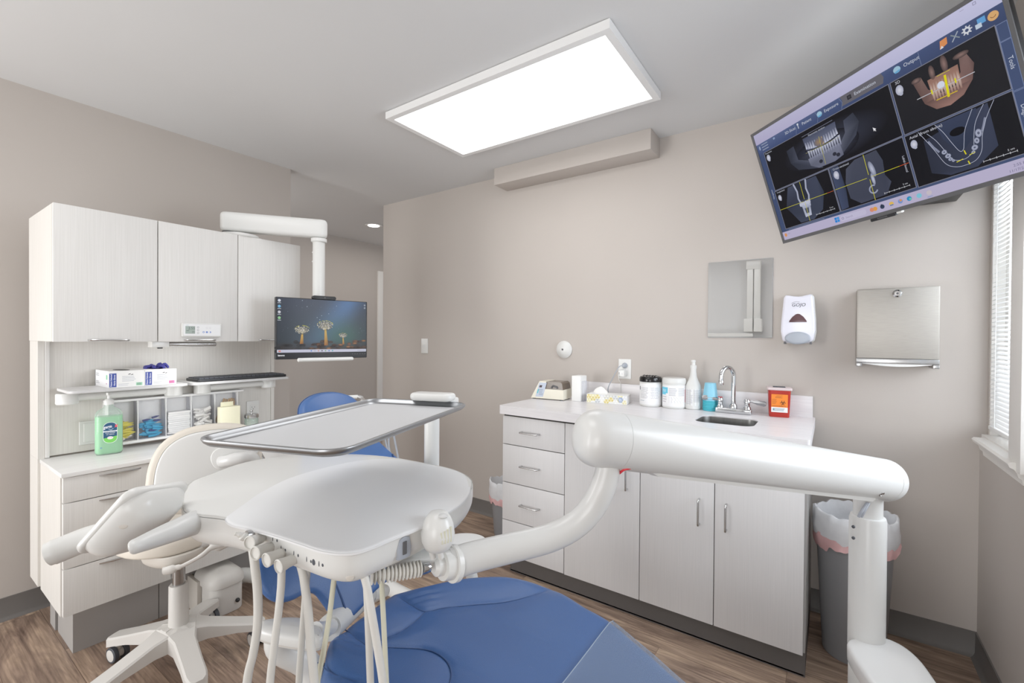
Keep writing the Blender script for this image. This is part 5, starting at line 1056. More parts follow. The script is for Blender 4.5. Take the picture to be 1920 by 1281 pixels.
# hoses: each loop leaves the underside, hangs low and returns
def hose(down, upl, r, m, low):
    P = [at(*q) for q in down]; Q = [at(*q) for q in upl]
    mid = (P[-1]+Q[-1])/2; mid.z = low
    da, db = (P[-1]-P[-2])*1.6, (Q[-1]-Q[-2])*1.6
    a = P[-1]+Vector((da.x*0.8, da.y*0.8, -0.16)); b_ = Q[-1]+Vector((db.x*0.8, db.y*0.8, -0.16)); a2 = a.lerp(mid, 0.25); a2.z = low+0.13; b2 = b_.lerp(mid, 0.25); b2.z = low+0.13
    obj('hose', MB().tube(spline(P+[a, a2, mid, b2, b_]+Q[::-1], 6), r, 10), m, du, 60)
hose([(474, 1030, 0.85), (478, 1062, 0.845), (483, 1110, 0.845), (483, 1170, 0.845), (475, 1225, 0.845), (463, 1281, 0.845)], [(560, 1046, 0.87), (568, 1075, 0.86), (572, 1100, 0.855), (578, 1150, 0.85), (583, 1215, 0.85), (590, 1290, 0.85)], 0.0077, 'tube_white', 0.20)
hose([(528, 1064, 0.835), (527, 1100, 0.832), (522, 1150, 0.83), (514, 1215, 0.83), (506, 1285, 0.83)], [(578, 1050, 0.93), (575, 1085, 0.93), (570, 1150, 0.93), (565, 1215, 0.93), (560, 1290, 0.93)], 0.0068, 'tube_white', 0.16)
hose([(627, 1080, 0.88), (624, 1105, 0.88), (617, 1160, 0.88), (607, 1220, 0.88), (594, 1290, 0.88)], [(715, 1078, 0.92), (717, 1120, 0.92), (720, 1180, 0.92), (725, 1290, 0.92)], 0.0052, 'tube_yellow', 0.13)
hose([(682, 1078, 0.83), (688, 1100, 0.825), (697, 1150, 0.82), (707, 1210, 0.82), (719, 1290, 0.82)], [(686, 1075, 0.93), (688, 1110, 0.93), (691, 1180, 0.93), (695, 1290, 0.93)], 0.0074, 'tube_white', 0.15)
# right side: port, bracket knob, hose coupling
pc, pn = surf(head, 757, 1027)
Mp = frame(pc, Vector((0, 0, 1)).cross(pn), (0, 0, 1))
po = obj('port_surround', MB().slab(ccw([(-0.014, -0.020), (0.0, -0.021), (0.014, -0.020), (0.016, 0.0), (0.012, 0.018), (0.0, 0.022), (-0.010, 0.018), (-0.016, 0.0)]), -0.012, 0.003, 0.002, Mp), 'soap_grey', du)
obj('usb_port', MB().box(-0.0045, 0.0045, -0.012, 0.013, 0.0025, 0.005, 0.001, 1, Mp).box(-0.003, 0.003, -0.010, 0.011, 0.004, 0.0056, 0, 1, Mp), 'dark_grey', po)
p, nn = surf(head, 656, 1083); obj('dimple', MB().sphere((0, 0, 0), 0.0072, 0.0072, 0.0015, 16, frame(p, nn.cross(Vector((0, 0, 1))), (0, 0, 1))), 'beige_plastic', du)
kc = at(821, 997, 0.895); toc = (EYEP-kc); toc.z = 0; toc.normalize(); rt = Vector((0, 0, 1)).cross(toc)
kn = obj('hanger_knob', MB().lathe([(0.0, -0.040), (0.011, -0.039), (0.024, -0.032), (0.0315, -0.017), (0.033, -0.002), (0.030, 0.015), (0.0245, 0.028), (0.017, 0.0375), (0.0075, 0.040), (0, 0.039)], kc, (0.03, 0.0, 1), 28), 'white_plastic', du, 60)
obj('top_dish', MB().sphere((0, 0, 0), 0.013, 0.010, 0.004, 12, Matrix.Translation(kc+toc*0.012+rt*0.008+Vector((0, 0, 0.0355)))), 'white_gloss', kn)
for j in range(4):
    p = kc+rt*(0.006+j*0.0062)+Vector((0, 0, 0.010+j*0.002)); q = kc+rt*(0.009+j*0.0052)+Vector((0, 0, -0.012))
    rp = math.sqrt(max(0.033**2-(0.006+j*0.0062)**2, 0))-0.002; rq = math.sqrt(max(0.033**2-(0.009+j*0.0052)**2, 0))-0.002
    obj('slot', MB().tube([p+toc*(rp-0.001), q+toc*rq], 0.0022, 6), 'tube_yellow', kn)
for x in (812, 827): obj('hanger_leg', MB().cyl(at(x-6, 1022, 0.895), at(x, 1046, 0.905), 0.006), 'white_plastic', du)
cor = [at(x, y, d) for x, y, d in ((696, 1081, 0.86), (730, 1076, 0.875), (762, 1071, 0.89), (790, 1066, 0.905))]
m = MB(); cs_ = spline(cor, 10); rr_ = []
m.tube([p for p in spline(cor, 26)], [0.0125+0.0035*math.sin(i*2*PI/5.6) for i in range(len(spline(cor, 26)))], 16); obj('corrugated_hose', m, 'tube_white', du, 70)
obj('hose_clip', MB().cyl(at(792, 1066, 0.905), at(806, 1063, 0.915), 0.010, bev=0.002), 'chrome', du)
obj('underside_bracket', MB().slab([(-0.02, -0.028), (0.09, -0.02), (0.09, 0.02), (-0.02, 0.028)], -0.012, 0.012, 0.008, frame(at(810, 1046, 0.95), at(740, 1052, 0.93)-at(810, 1046, 0.95), (0, 1, 0))), 'white_plastic', du)
ca, cb_ = at(812, 1064, 0.925), at(854, 1056, 0.958); cx_ = (cb_-ca).normalized()
obj('pivot_collar', MB().tube_r([(ca, 0.012), (ca+cx_*0.006, 0.019), (ca+cx_*0.02, 0.0195), (ca+cx_*0.0205, 0.029), (cb_-cx_*0.012, 0.031), (cb_-cx_*0.011, 0.037), (cb_, 0.037), (cb_+cx_*0.004, 0.031)], cx_, 26), 'white_plastic', du)
fl = spline([cb_-cx_*0.01, at(890, 1044, 0.97), at(960, 1027, 0.985), at(1030, 1009, 1.0), at(1078, 985, 1.005), at(1110, 953, 1.005), at(1129, 917, 1.0), at(1139, 883, 1.0), at(1141, 850, 1.0)], 8)
nf = len(fl); obj('flex_arm', MB().tube(fl, [0.0335-0.0075*(i/nf) for i in range(nf)], 22, 0.85, (0, 0, 1)), 'white_gloss', du, 70)
# main spring arm
L0, R0 = at(1083, 816, 0.985), at(1673, 902, 1.285); ax = (R0-L0).normalized(); LL = (R0-L0).length
def dome(l0, sgn, n=8, rad=0.061, dep=0.052): return [(l0+sgn*dep*(1-math.cos(PI/2*i/n)), rad*math.sin(PI/2*i/n)**0.62) for i in range(n+1)]
lp = dome(0, 1, n=14, rad=0.0625, dep=0.050)
obj('arm_end_cap', MB().tube_r([(L0+ax*t, max(r, 0.0005)) for t, r in lp+[(0.098, 0.0625), (0.0982, 0.058)]], ax, 40), 'white_gloss', du, 60)
sarm = obj('spring_arm', MB().tube_r([(L0+ax*t, r) for t, r in ((0.0985, 0.058), (0.0988, 0.0625), (0.3, 0.062), (0.6, 0.060), (LL-0.048, 0.0575), (LL-0.0475, 0.055))], ax, 40), 'white_gloss', du, 60)
rp_ = dome(LL, -1, n=12, rad=0.0575, dep=0.036)[::-1]
obj('arm_end_cap', MB().tube_r([(L0+ax*(LL-0.047), 0.055), (L0+ax*(LL-0.0468), 0.0575)]+[(L0+ax*t, max(r, 0.0005)) for t, r in rp_], ax, 40), 'white_gloss', du, 60)
dn = (Vector((0, 0, -1))-ax*ax.dot(Vector((0, 0, -1)))).normalized(); sd2 = ax.cross(dn)
uc_ = [(0.155, 0.046), (0.20, 0.0635), (0.5, 0.0625), (LL-0.11, 0.0600), (LL-0.085, 0.045)]
obj('under_cover', MB().rings([[L0+ax*t+dn*(d_-e)+sd2*s for s, e in ((-0.034, 0.014), (-0.028, 0.002), (0.0, -0.002), (0.028, 0.002), (0.034, 0.014))] for t, d_ in uc_]), 'white_plastic', du, 30)
obj('wire', MB().tube(spline([at(1161, 888, 1.0), at(1170, 881, 0.985), at(1180, 878.5, 0.985), at(1192, 877, 1.0)], 5), 0.0028, 8), 'red_wire', du)
obj('wire', MB().tube(spline([at(1161, 884, 1.0), at(1170, 878, 0.985), at(1178, 876.5, 0.985), at(1190, 876, 1.0)], 5), 0.0024, 8), 'tube_white', du)
for (x, y) in ((1159, 860), (1653, 927)):
    p, nn = surf(sarm, x, y)
    s_ = obj('screw', MB().tube_r([(p-nn*0.01, 0.0075), (p+nn*0.0012, 0.0075), (p+nn*0.0016, 0.0045), (p+nn*0.0008, 0.004)], nn, 16), 'nickel', du)
pc = at(1626, 1060, 1.3); pxy = Vector((pc.x, pc.y, 0)); zt_ = at(1626, 966, 1.3).z
obj('post', MB().lathe([(0.0, 0.42), (0.0435, 0.42), (0.0435, zt_-0.012), (0.041, zt_-0.002), (0.038, zt_), (0, zt_)], pxy, seg=36), 'white_gloss', du)
obj('post_neck', MB().lathe([(0.0, zt_-0.005), (0.0345, zt_-0.005), (0.0345, zt_+0.055), (0, zt_+0.055)], pxy, seg=30), 'white_gloss', du)
for q_ in (0, 1): obj('neck_wire', MB().tube(spline([at(1610+q_*5, 969, 1.262), at(1617+q_*4, 957, 1.254), at(1626+q_*3, 944, 1.262)], 5), 0.0042, 8), 'soap_grey', du)
for y in (988, 1009): p = at(1600, y, 1.275); obj('screw', MB().sphere(p, 0.0045, 0.0045, 0.0045, 8), 'rubber', du)
cov = ccw([(p.x, p.y) for p in spline([(a, b, 0) for a, b in ((0.185, 1.26), (0.130, 1.345), (0.080, 1.45), (0.044, 1.565), (0.058, 1.618), (0.120, 1.668), (0.166, 1.66), (0.200, 1.613), (0.222, 1.53), (0.244, 1.42), (0.258, 1.32), (0.235, 1.255))], 4, True)])
obj('base_cover', MB().slab(cov, 0.410, 0.454, 0.011, crown=0.006, bot=0.003), 'white_shiny', du, 50)
obj('base_column', MB().slab(inset(cov, 0.003), 0.03, 0.4090, 0.004, bot=0.03), 'white_plastic', du, 50)
obj('floor_foot', MB().slab(inset(cov, -0.004), 0.0, 0.03, 0.006), 'beige_plastic', du, 50)
# touchpad at the far left of the head
A, B, Cc = at(356, 905, 0.98), at(242, 921, 0.86), at(139, 1037, 0.867)
ux, uy = (B-A), (Cc-B); wx, wy = ux.length, uy.length
Mt = frame(A, ux, uy); nz = Mt.to_3x3() @ Vector((0, 0, 1))
sg = 1 if nz.dot(EYEP-A) > 0 else -1
tpo = rrect(-0.003, wx+0.003, -0.003, wy+0.003, 0.024, 6)
tp = obj('touchpad', MB().slab(tpo, -0.008, 0.008, 0.006, Mt), 'white_plastic', du, 50)
bk = rrect(-0.0005, wx+0.0005, -0.0005, wy+0.0005, 0.040, 9)
def bring(ins, t): return [Mt @ Vector((p[0], p[1], sg*t)) for p in inset(bk, ins)]
bcx, bcy = wx/2, wy/2; R = [bring(0, 0.004), bring(0.0005, 0.010), bring(0.003, 0.018), bring(0.008, 0.027), bring(0.016, 0.036), bring(0.025, 0.042), bring(0.033, 0.0445)]
core = inset(bk, 0.033)
for f_ in (0.8, 0.6, 0.4, 0.2, 0.05): R.append([Mt @ Vector((bcx+(p[0]-bcx)*f_, bcy+(p[1]-bcy)*f_, sg*(0.0445+0.003*(1-f_*f_)))) for p in core])
bsh = obj('back_shell', MB().rings(R), 'white_plastic', tp, 70)
p, nn = surf(bsh, 231, 987); obj('dimple', MB().sphere((0, 0, 0), 0.0075, 0.0055, 0.0012, 16, frame(p, nn.cross(Vector((0, 0, 1))), (0, 0, 1))), 'beige_plastic', tp)
obj('touchpad_arm', MB().tube(spline([at(384, 978, 0.965), at(372, 978, 0.955), at(335, 992, 0.90), at(290, 1010, 0.85), at(255, 1024, 0.81), at(240, 1030, 0.80)], 5), [0.0255]*6+[0.0248-0.00085*q_ for q_ in range(14)]+[0.0132, 0.013, 0.012, 0.0105, 0.008, 0.002], 20), 'white_gloss', du, 60)
obj('arm_seal', MB().cyl(at(384, 978, 0.97), at(377.5, 978, 0.966), 0.0275), 'rubber', du)
obj('grip_handle', MB().tube(spline([at(190, 1003, 0.925), at(160, 1012, 0.915), at(125, 1026, 0.90), at(100, 1036, 0.887), at(90, 1040, 0.883), at(86, 1042, 0.881)], 5), [0.024]*16+[0.0225]*5+[0.021, 0.018, 0.015, 0.010, 0.004], 20), 'white_plastic', du, 60)
# tray and its holder
th = du
zt2 = 1.120
nr, rr2, fr2, lf = [onZ(x, y, zt2) for x, y in ((607, 852), (893, 757), (690, 747), (378, 823))]
cx2 = (nr+rr2+fr2+lf)/4; ex = ((rr2-nr)+(fr2-lf)).normalized(); ey = Vector((0, 0, 1)).cross(ex)
hx, hy = 0.5*((rr2-nr).length+(fr2-lf).length)/2, 0.5*((nr-lf).length+(rr2-fr2).length)/2
Mtr = frame(cx2, ex, ey)
def tr_ring(ins, z, r=0.045): return [Mtr @ Vector((p[0], p[1], z)) for p in inset(rrect(-hx, hx, -hy, hy, r, 7), ins)]
itray = thing('instrument_tray', 'rectangular steel instrument tray with rolled rim above the delivery head', 'tray', tuple(cx2))
obj('rim', MB().rings([tr_ring(0.020, -0.0125), tr_ring(0.010, -0.0115), tr_ring(0.003, -0.006), tr_ring(0.0, -0.001), tr_ring(0.0005, 0.0015), tr_ring(0.004, 0.0025), tr_ring(0.0075, 0.001), tr_ring(0.010, -0.005), tr_ring(0.015, -0.0095), tr_ring(0.021, -0.0105), tr_ring(0.021, -0.0125)], False, False), 'tray_rim', itray, 60)
obj('tray_floor', MB().rings([tr_ring(0.0205, -0.0125), tr_ring(0.0205, -0.0103)]), 'tray_steel', itray)
pxy2 = onY(809.5, 860, 0.985); 
obj('tray_post', MB().cyl((pxy2.x, pxy2.y, 0.82), (pxy2.x, pxy2.y, 1.100), 0.0225), 'white_plastic', th)
obj('cross_tube', MB().tube([(pxy2.x, pxy2.y, 0.84), (-0.92, 0.80, 0.84)], 0.018, 12), 'white_plastic', th)
ec = Mtr @ Vector((hx, 0.0, 0.0)); cpx = at(806, 748, 1.24)
off = (cpx-cx2).dot(ey)
obj('tray_clamp', MB().slab(rrect(hx-0.028, hx+0.030, off-0.062, off+0.062, 0.020, 6), 0.003, 0.024, 0.009, Mtr), 'white_plastic', th, 50)
obj('clamp_bracket', MB().slab(rrect(hx+0.002, hx+0.075, off-0.050, off+0.050, 0.014, 6), -0.030, 0.006, 0.006, Mtr), 'white_plastic', th, 50)
# ================================================================== dental chair
ch_ = thing('dental_chair', 'reclining blue upholstered dental chair with clear toe sheet in the room centre', 'dental chair', (-0.7, 0.97, 0.0))
so = [(-1.166, 0.97), (-1.162, 1.01), (-1.1254, 1.0592), (-1.035, 1.17), (-0.917, 1.255), (-0.81, 1.2906), (-0.724, 1.301), (-0.608, 1.277), (-0.515, 1.262), (-0.385, 1.201), (-0.275, 1.140), (-0.14, 1.092), (-0.02, 1.068), (0.01, 1.04), (0.015, 0.97), (0.01, 0.90), (-0.02, 0.872), (-0.14, 0.848), (-0.275, 0.80), (-0.385, 0.739), (-0.50, 0.675), (-0.61, 0.640), (-0.75, 0.615), (-0.90, 0.612), (-0.985, 0.628), (-1.04, 0.658), (-1.10, 0.714), (-1.13, 0.778), (-1.145, 0.87)]
so = ccw([(p.x, p.y) for p in spline([(a, b, 0) for a, b in so], 9, True)])
sc_ = Vector((sum(p[0] for p in so)/len(so), 0.965))
seam_px = [[(750, 1116), (772, 1130), (797, 1141), (835, 1134), (880, 1131), (940, 1130), (985, 1124), (1024, 1115)],
    [(797, 1142), (778, 1160), (752, 1178), (728, 1190), (712, 1200)], [(640, 1176), (660, 1190), (676, 1204), (688, 1212)],
    [(690, 1213), (740, 1212), (790, 1211), (818, 1218), (838, 1234), (846, 1256), (843, 1281), (835, 1310)], [(596, 1250), (618, 1268), (645, 1280), (670, 1286)]]
seam_xy = [[(p.x, p.y) for p in spline([(q.x, q.y, 0) for q in [onZ(x, y, 0.470) for x, y in pts]], 6)] for pts in seam_px]
def seam_dist(x, y):
    b = 9.0
    for L_ in seam_xy:
        for (ax_, ay_), (bx_, by_) in zip(L_, L_[1:]):
            ex_, ey_ = bx_-ax_, by_-ay_; l2 = ex_*ex_+ey_*ey_+1e-12; t = max(0.0, min(1.0, ((x-ax_)*ex_+(y-ay_)*ey_)/l2))
            b = min(b, math.hypot(x-ax_-ex_*t, y-ay_-ey_*t))
    return b
wr = onZ(795, 1118, 0.47); wr2 = onZ(650, 1205, 0.47)
def seat_z(x, y, base):
    b_ = 0.0
    if x < -0.45: b_ += 0.020*max(0.0, min(1.0, (abs(y-0.965)-0.10)/0.18))*min(1.0, (-0.45-x)/0.3)
    if x < -0.2:
        dd_ = seam_dist(x, y); b_ += 0.010*(1-math.exp(-(dd_/0.045)**2)) - 0.005*math.exp(-(dd_/0.008)**2)
    for c_, k_, n_ in ((wr, (0.75, -0.66), 230), (wr2, (-0.3, 0.95), 200)):
        r2 = (x-c_.x)**2+(y-c_.y)**2
        if r2 < 0.012: b_ += 0.0030*math.exp(-r2/0.0022)*math.sin(((x-c_.x)*k_[0]+(y-c_.y)*k_[1])*n_)
    return base+b_
def seat_ring(ins, z, top=True): return [Vector((p[0], p[1], seat_z(p[0], p[1], z) if top else z)) for p in inset(so, ins)]
m = MB(); R = []
RB = 0.040
for k_ in range(7):
    a = PI/2*k_/6; R.append(seat_ring(RB*(1-math.sin(a)), 0.365+RB*(1-math.cos(a)), False))
for k_ in range(7):
    a = PI/2*k_/6; R.append(seat_ring(RB*(1-math.cos(a)), 0.470-RB*(1-math.sin(a))-0.004, k_ > 2))
base = inset(so, RB); nb = len(base)
for k_ in range(1, 60):
    f = 1-k_/60.0; R.append([Vector((sc_.x+(p[0]-sc_.x)*f, sc_.y+(p[1]-sc_.y)*f, 0)) for p in base])
    for v in R[-1]: v.z = seat_z(v.x, v.y, 0.466)-0.006*(1-f)
m.rings(R); seat = obj('seat', m, 'blue_vinyl', ch_, 80)
for L_ in seam_xy:
    obj('seam', MB().tube([Vector((x, y, seat_z(x, y, 0.4655)-0.0006)) for x, y in L_], 0.0016, 6), 'blue_seam', seat)
# clear sheet over the toe
m = MB(); tk = [p for p in inset(so, -0.004)]
def halfw(x):
    best = None
    ys = [p[1] for p in tk if abs(p[0]-x) < 0.05]
    return max(ys), min(ys)
xs = [-0.512+0.535*i/14 for i in range(15)]; RR = []
def hw_(x):
    up = [(p, tk[(i+1) % len(tk)]) for i, p in enumerate(tk)]
    hi, lo = 0.965, 0.965
    for p, q in up:
        if (p[0]-x)*(q[0]-x) <= 0 and abs(p[0]-q[0]) > 1e-9:
            t = (x-p[0])/(q[0]-p[0]); y = p[1]+(q[1]-p[1])*t; hi, lo = max(hi, y), min(lo, y)
    return hi, lo
for x in xs:
    hi, lo = hw_(min(x, 0.012)); sec = [(lo-0.001, 0.400), (lo-0.001, 0.435), (lo+0.012, 0.4625), (lo+0.04, 0.4715)]
    sec += [(lo+0.04+(hi-lo-0.08)*j/8, 0.4725) for j in range(1, 8)] + [(hi-0.04, 0.4715), (hi-0.012, 0.4625), (hi+0.001, 0.435), (hi+0.001, 0.400)]
    RR.append([Vector((x, y, seat_z(x, y, z) if z > 0.45 else z)) for y, z in sec])
nn_ = len(RR[0]); m.add([p for r_ in RR for p in r_], [(i*nn_+j, i*nn_+j+1, (i+1)*nn_+j+1, (i+1)*nn_+j) for i in range(len(RR)-1) for j in range(nn_-1)])
tsh = obj('toe_sheet', m, 'clear_sheet', ch_, 80)
obj('sheet_hem', MB().tube(RR[0], 0.0012, 6), 'toe_sheet_edge', tsh)
# backrest on a tilted plane
BO = Vector((-1.10, 0.97, 0.45)); BV = Vector((-0.54866, 0, 0.83605)); Mbk = frame(BO, (0, 1, 0), BV)
half = [(0.0, 0.655), (0.10, 0.640), (0.125, 0.605), (0.158, 0.545), (0.20, 0.480), (0.245, 0.415), (0.30, 0.350), (0.345, 0.300), (0.366, 0.255), (0.360, 0.205), (0.335, 0.172), (0.300, 0.160), (0.262, 0.160), (0.235, 0.150), (0.220, 0.115), (0.205, 0.075), (0.170, 0.045), (0.12, 0.052), (0.06, 0.075), (0.0, 0.085)]
bo = [(-u, v) for u, v in half[1:-1]][::-1]
bo = ccw([(p.x, p.y) for p in spline([(a, b, 0) for a, b in half+bo], 4, True)])
br = obj('backrest', MB().slab(bo, -0.028, 0.0, 0.014, Mbk, 4, crown=0.010), 'blue_vinyl', ch_, 80)
obj('backrest_shell', MB().slab(inset(bo, 0.02), -0.045, -0.0275, 0.0, Mbk, 4, bot=0.012), 'white_plastic', ch_, 60)
for s in (-1, 1):
    obj('seam', MB().tube([Mbk @ Vector((s*u, v, 0.0025)) for u, v in ((0.170, 0.045), (0.172, 0.10), (0.178, 0.18), (0.184, 0.30), (0.188, 0.48))], 0.0026, 6), 'blue_seam', br)
ho = ccw([(p.x, p.y) for p in spline([(a, b, 0) for a, b in ((-0.122, 0.60), (-0.126, 0.68), (-0.108, 0.735), (-0.06, 0.766), (0.0, 0.775), (0.06, 0.766), (0.108, 0.735), (0.126, 0.68), (0.122, 0.60), (0.07, 0.575), (0, 0.57), (-0.07, 0.575))], 4, True)])
hr = obj('headrest', MB().slab(ho, 0.0, 0.045, 0.024, Mbk @ Matrix.Translation((0, -0.012, -0.018)), 6, crown=0.012), 'blue_vinyl', ch_, 80)
obj('seam', MB().tube([Mbk @ Vector((p[0], p[1]-0.012, 0.006)) for p in inset(ho, -0.0005)+[inset(ho, -0.0005)[0]]], 0.0022, 6), 'blue_seam', hr)
obj('headrest_bar', MB().box(-0.03, 0.03, 0.45, 0.68, -0.050, -0.040, 0.003, 2, Mbk), 'steel', ch_)
# arms
arm = [(485, 1168), (496, 1159), (540, 1154), (577, 1157), (599, 1170), (606, 1187), (596, 1196), (565, 1196), (524, 1190), (487, 1180)]
ao = [xy(x, y, 0.585) for x, y in arm]; ao = ccw([(p.x, p.y) for p in spline([(a, b, 0) for a, b in ao], 4, True)])
for s in (1,):
    o2 = ao if s > 0 else ccw([(x-0.03, 1.955-y) for x, y in ao])
    Y_ = lambda y: y if s > 0 else 1.955-y
    pad = obj('armrest', MB().slab(o2, 0.548, 0.585, 0.012, crown=0.004, bot=0.012), 'white_plastic', ch_, 60)
    obj('pad_seam', MB().rings([[Vector((p[0], p[1], z)) for p in inset(o2, -0.0006)] for z in (0.558, 0.5595)], False, False), 'beige_plastic', pad)
    p0, p1 = at(522, 1196, 1.14), at(580, 1285, 1.16)
    obj('armrest_support', MB().tube(spline([(p0.x, Y_(p0.y), 0.552), (p0.x+0.01, Y_(p0.y), 0.52), (p1.x-0.01, Y_(p1.y), 0.46), (p1.x+0.02, Y_(p1.y+0.02), 0.40), (p1.x+0.06, Y_(p1.y+0.08), 0.335), (p1.x+0.12, Y_(p1.y+0.18), 0.30)], 6), 0.031, 18), 'white_plastic', ch_, 60)
    q0, q1, q2 = at(590, 1183, 1.12), at(609, 1181, 1.19), at(624, 1172, 1.27)
    obj('armrest_bracket', MB().tube(spline([(q.x, Y_(q.y), q.z) for q in (q0, q1, q2)], 5), 0.020, 14), 'white_plastic', ch_, 60)
fo = [xy(x, y, 0.545) for x, y in ((812, 1012), (850, 1000), (880, 998), (903, 1002), (912, 1010), (906, 1024), (850, 1034), (812, 1032))]; fo = ccw([(p.x, p.y) for p in spline([(a, b, 0) for a, b in fo], 4, True)])
obj('armrest', MB().slab(fo, 0.508, 0.545, 0.012, crown=0.003, bot=0.012), 'white_plastic', ch_, 60)
obj('armrest_support', MB().tube(spline([at(872, 1030, 1.74), at(880, 1062, 1.72), at(889, 1100, 1.70), at(900, 1150, 1.70), Vector((-0.95, 1.20, 0.22))], 5), 0.022, 14), 'white_plastic', ch_, 60)
b0, b1, b2 = at(617, 1178, 1.25), at(690, 1112, 1.52), at(722, 1108, 1.60)
obj('cross_bar', MB().tube([b0, b0.lerp(b1, 0.5), b1], 0.034, 20), 'white_gloss', ch_, 60)
obj('bar_end_cap', MB().tube([b1-(b1-b0)*0.06, b1, b2], [0.036, 0.038, 0.02], 20), 'white_plastic', ch_, 60)
obj('lift_column', MB().box(-0.95, -0.45, 0.86, 1.08, 0.03, 0.366, 0.03, 3), 'white_plastic', ch_)
obj('base_plate', MB().slab(rrect(-1.15, -0.20, 0.80, 1.14, 0.08, 6), 0.0, 0.045, 0.015), 'beige_plastic', ch_)
# ================================================================== stool
st = thing('dental_stool', 'beige rolling dental stool with five-leg base beside the left drawer cabinet', 'stool', (-2.085, 0.713, 0))
SX, SY = -2.085, 0.713
for i in range(5):
    a = math.radians(64+72*i-72*2); dx_, dy_ = math.cos(a), math.sin(a); px_, py_ = -dy_, dx_
    sec = [(0.0, 0.062, 0.170, 0.105), (0.05, 0.050, 0.166, 0.100), (0.10, 0.036, 0.152, 0.098), (0.20, 0.034, 0.123, 0.088), (0.265, 0.034, 0.106, 0.074), (0.288, 0.030, 0.101, 0.066), (0.298, 0.018, 0.096, 0.064)]
    R = []
    for l, w_, zt3, zb in sec:
        c_ = Vector((SX+dx_*l, SY+dy_*l, 0)); q = Vector((px_, py_, 0))
        R.append([c_-q*w_+Vector((0, 0, zb)), c_-q*w_+Vector((0, 0, zt3-0.006)), c_-q*(w_-0.006)+Vector((0, 0, zt3)), c_+q*(w_-0.006)+Vector((0, 0, zt3)), c_+q*w_+Vector((0, 0, zt3-0.006)), c_+q*w_+Vector((0, 0, zb))])
    lg = obj('leg', MB().rings(R), 'stool_grey', st, 40)
    wc_ = Vector((SX+dx_*0.268, SY+dy_*0.268, 0.031)); ra = PI/2+(i-2)*0.12; wa = Vector((math.cos(ra), math.sin(ra), 0))
    hub = obj('caster', MB().cyl(wc_-wa*0.026, wc_+wa*0.026, 0.019, seg=18).cyl(wc_+Vector((0, 0, 0.01)), wc_+Vector((0, 0, 0.045)), 0.012), 'stool_grey', lg)
    for s in (-1, 1):
        wh = obj('wheel', MB().tube_r([(wc_+wa*s*0.011, 0.026), (wc_+wa*s*0.011, 0.030), (wc_+wa*s*0.025, 0.030), (wc_+wa*s*0.027, 0.0275), (wc_+wa*s*0.027, 0.022)], wa, 28), 'rubber', lg)
        obj('wheel', MB().tube_r([(wc_+wa*s*0.020, 0.0225), (wc_+wa*s*0.0278, 0.0225), (wc_+wa*s*0.0282, 0.0215)], wa, 24), 'stool_grey', lg)
obj('column_cover', MB().lathe([(0, 0.10), (0.034, 0.10), (0.0325, 0.32), (0.030, 0.324), (0, 0.324)], (SX, SY, 0)), 'stool_grey', st)
obj('gas_column', MB().lathe([(0, 0.30), (0.021, 0.30), (0.021, 0.47), (0, 0.47)], (SX, SY, 0)), 'steel', st)
pc_ = [at(x, y, d_) for x, y, d_ in ((276, 1020, 1.80), (300, 1037, 1.75), (340, 1042, 1.73), (368, 1040, 1.76), (372, 1014, 1.90), (330, 1004, 1.95), (290, 1006, 1.92))]
pan = ccw([(p.x, p.y) for p in spline([(SX+a, SY+b, 0) for a, b in ((-0.14, -0.06), (-0.03, -0.11), (0.08, -0.075), (0.105, 0.0), (0.06, 0.09), (-0.05, 0.11), (-0.13, 0.05))], 5, True)])
obj('seat_pan', MB().slab(pan, 0.425, 0.476, 0.004, bot=0.028), 'beige_plastic', st, 50)
sto = ccw([(p.x, p.y) for p in spline([(SX-0.035+a, SY-0.02+b, 0) for a, b in ((-0.18, -0.04), (-0.10, -0.15), (0.05, -0.13), (0.13, -0.02), (0.10, 0.12), (-0.04, 0.17), (-0.16, 0.10))], 5, True)])
obj('seat_cushion', MB().slab(sto, 0.478, 0.545, 0.028, crown=0.012, bot=0.01), 'beige_vinyl', st, 60)
lv = [at(420, 1020, 1.74), at(398, 1026, 1.72), at(378, 1042, 1.70), at(345, 1060, 1.68), at(330, 1065, 1.675), at(315, 1070, 1.67), at(305, 1071, 1.668)]
obj('lever', MB().tube(spline(lv, 4), [0.013]*5+[0.009]*4+[0.0075]*5+[0.011]*3+[0.017]*4+[0.016]*3+[0.006], 12, 0.55, (0, 0, 1)), 'stool_grey', st, 60)
obj('lever_housing', MB().tube([at(395, 1014, 1.84), at(412, 1020, 1.76), at(428, 1016, 1.75)], [0.018, 0.026, 0.018], 14), 'stool_grey', st, 60)
sc2 = at(388, 868, 1.80); nrm = (EYEP-sc2); nrm.z = 0; nrm.normalize(); rg2 = Vector((0, 0, 1)).cross(nrm); upv = (Vector((0, 0, 1))-nrm*0.18).normalized()
Msb = frame(sc2, rg2, upv)
sho = [(-0.172, -0.10), (-0.166, 0.0), (-0.135, 0.075), (-0.075, 0.118), (0.0, 0.132), (0.085, 0.128), (0.15, 0.10), (0.172, 0.02), (0.172, -0.06), (0.16, -0.13), (0.10, -0.16), (0.0, -0.165), (-0.10, -0.16), (-0.16, -0.14)]
sho = ccw([(p.x, p.y) for p in spline([(a, b, 0) for a, b in sho], 4, True)])
obj('back_shell', MB().slab(inset(sho, 0.006), -0.002, 0.012, 0.010, Msb, 4, crown=0.010), 'white_plastic', st, 60)
obj('back_cushion', MB().slab(inset(sho, -0.019), -0.050, 0.0025, 0.020, Msb, 5, bot=0.022), 'beige_vinyl', st, 60)
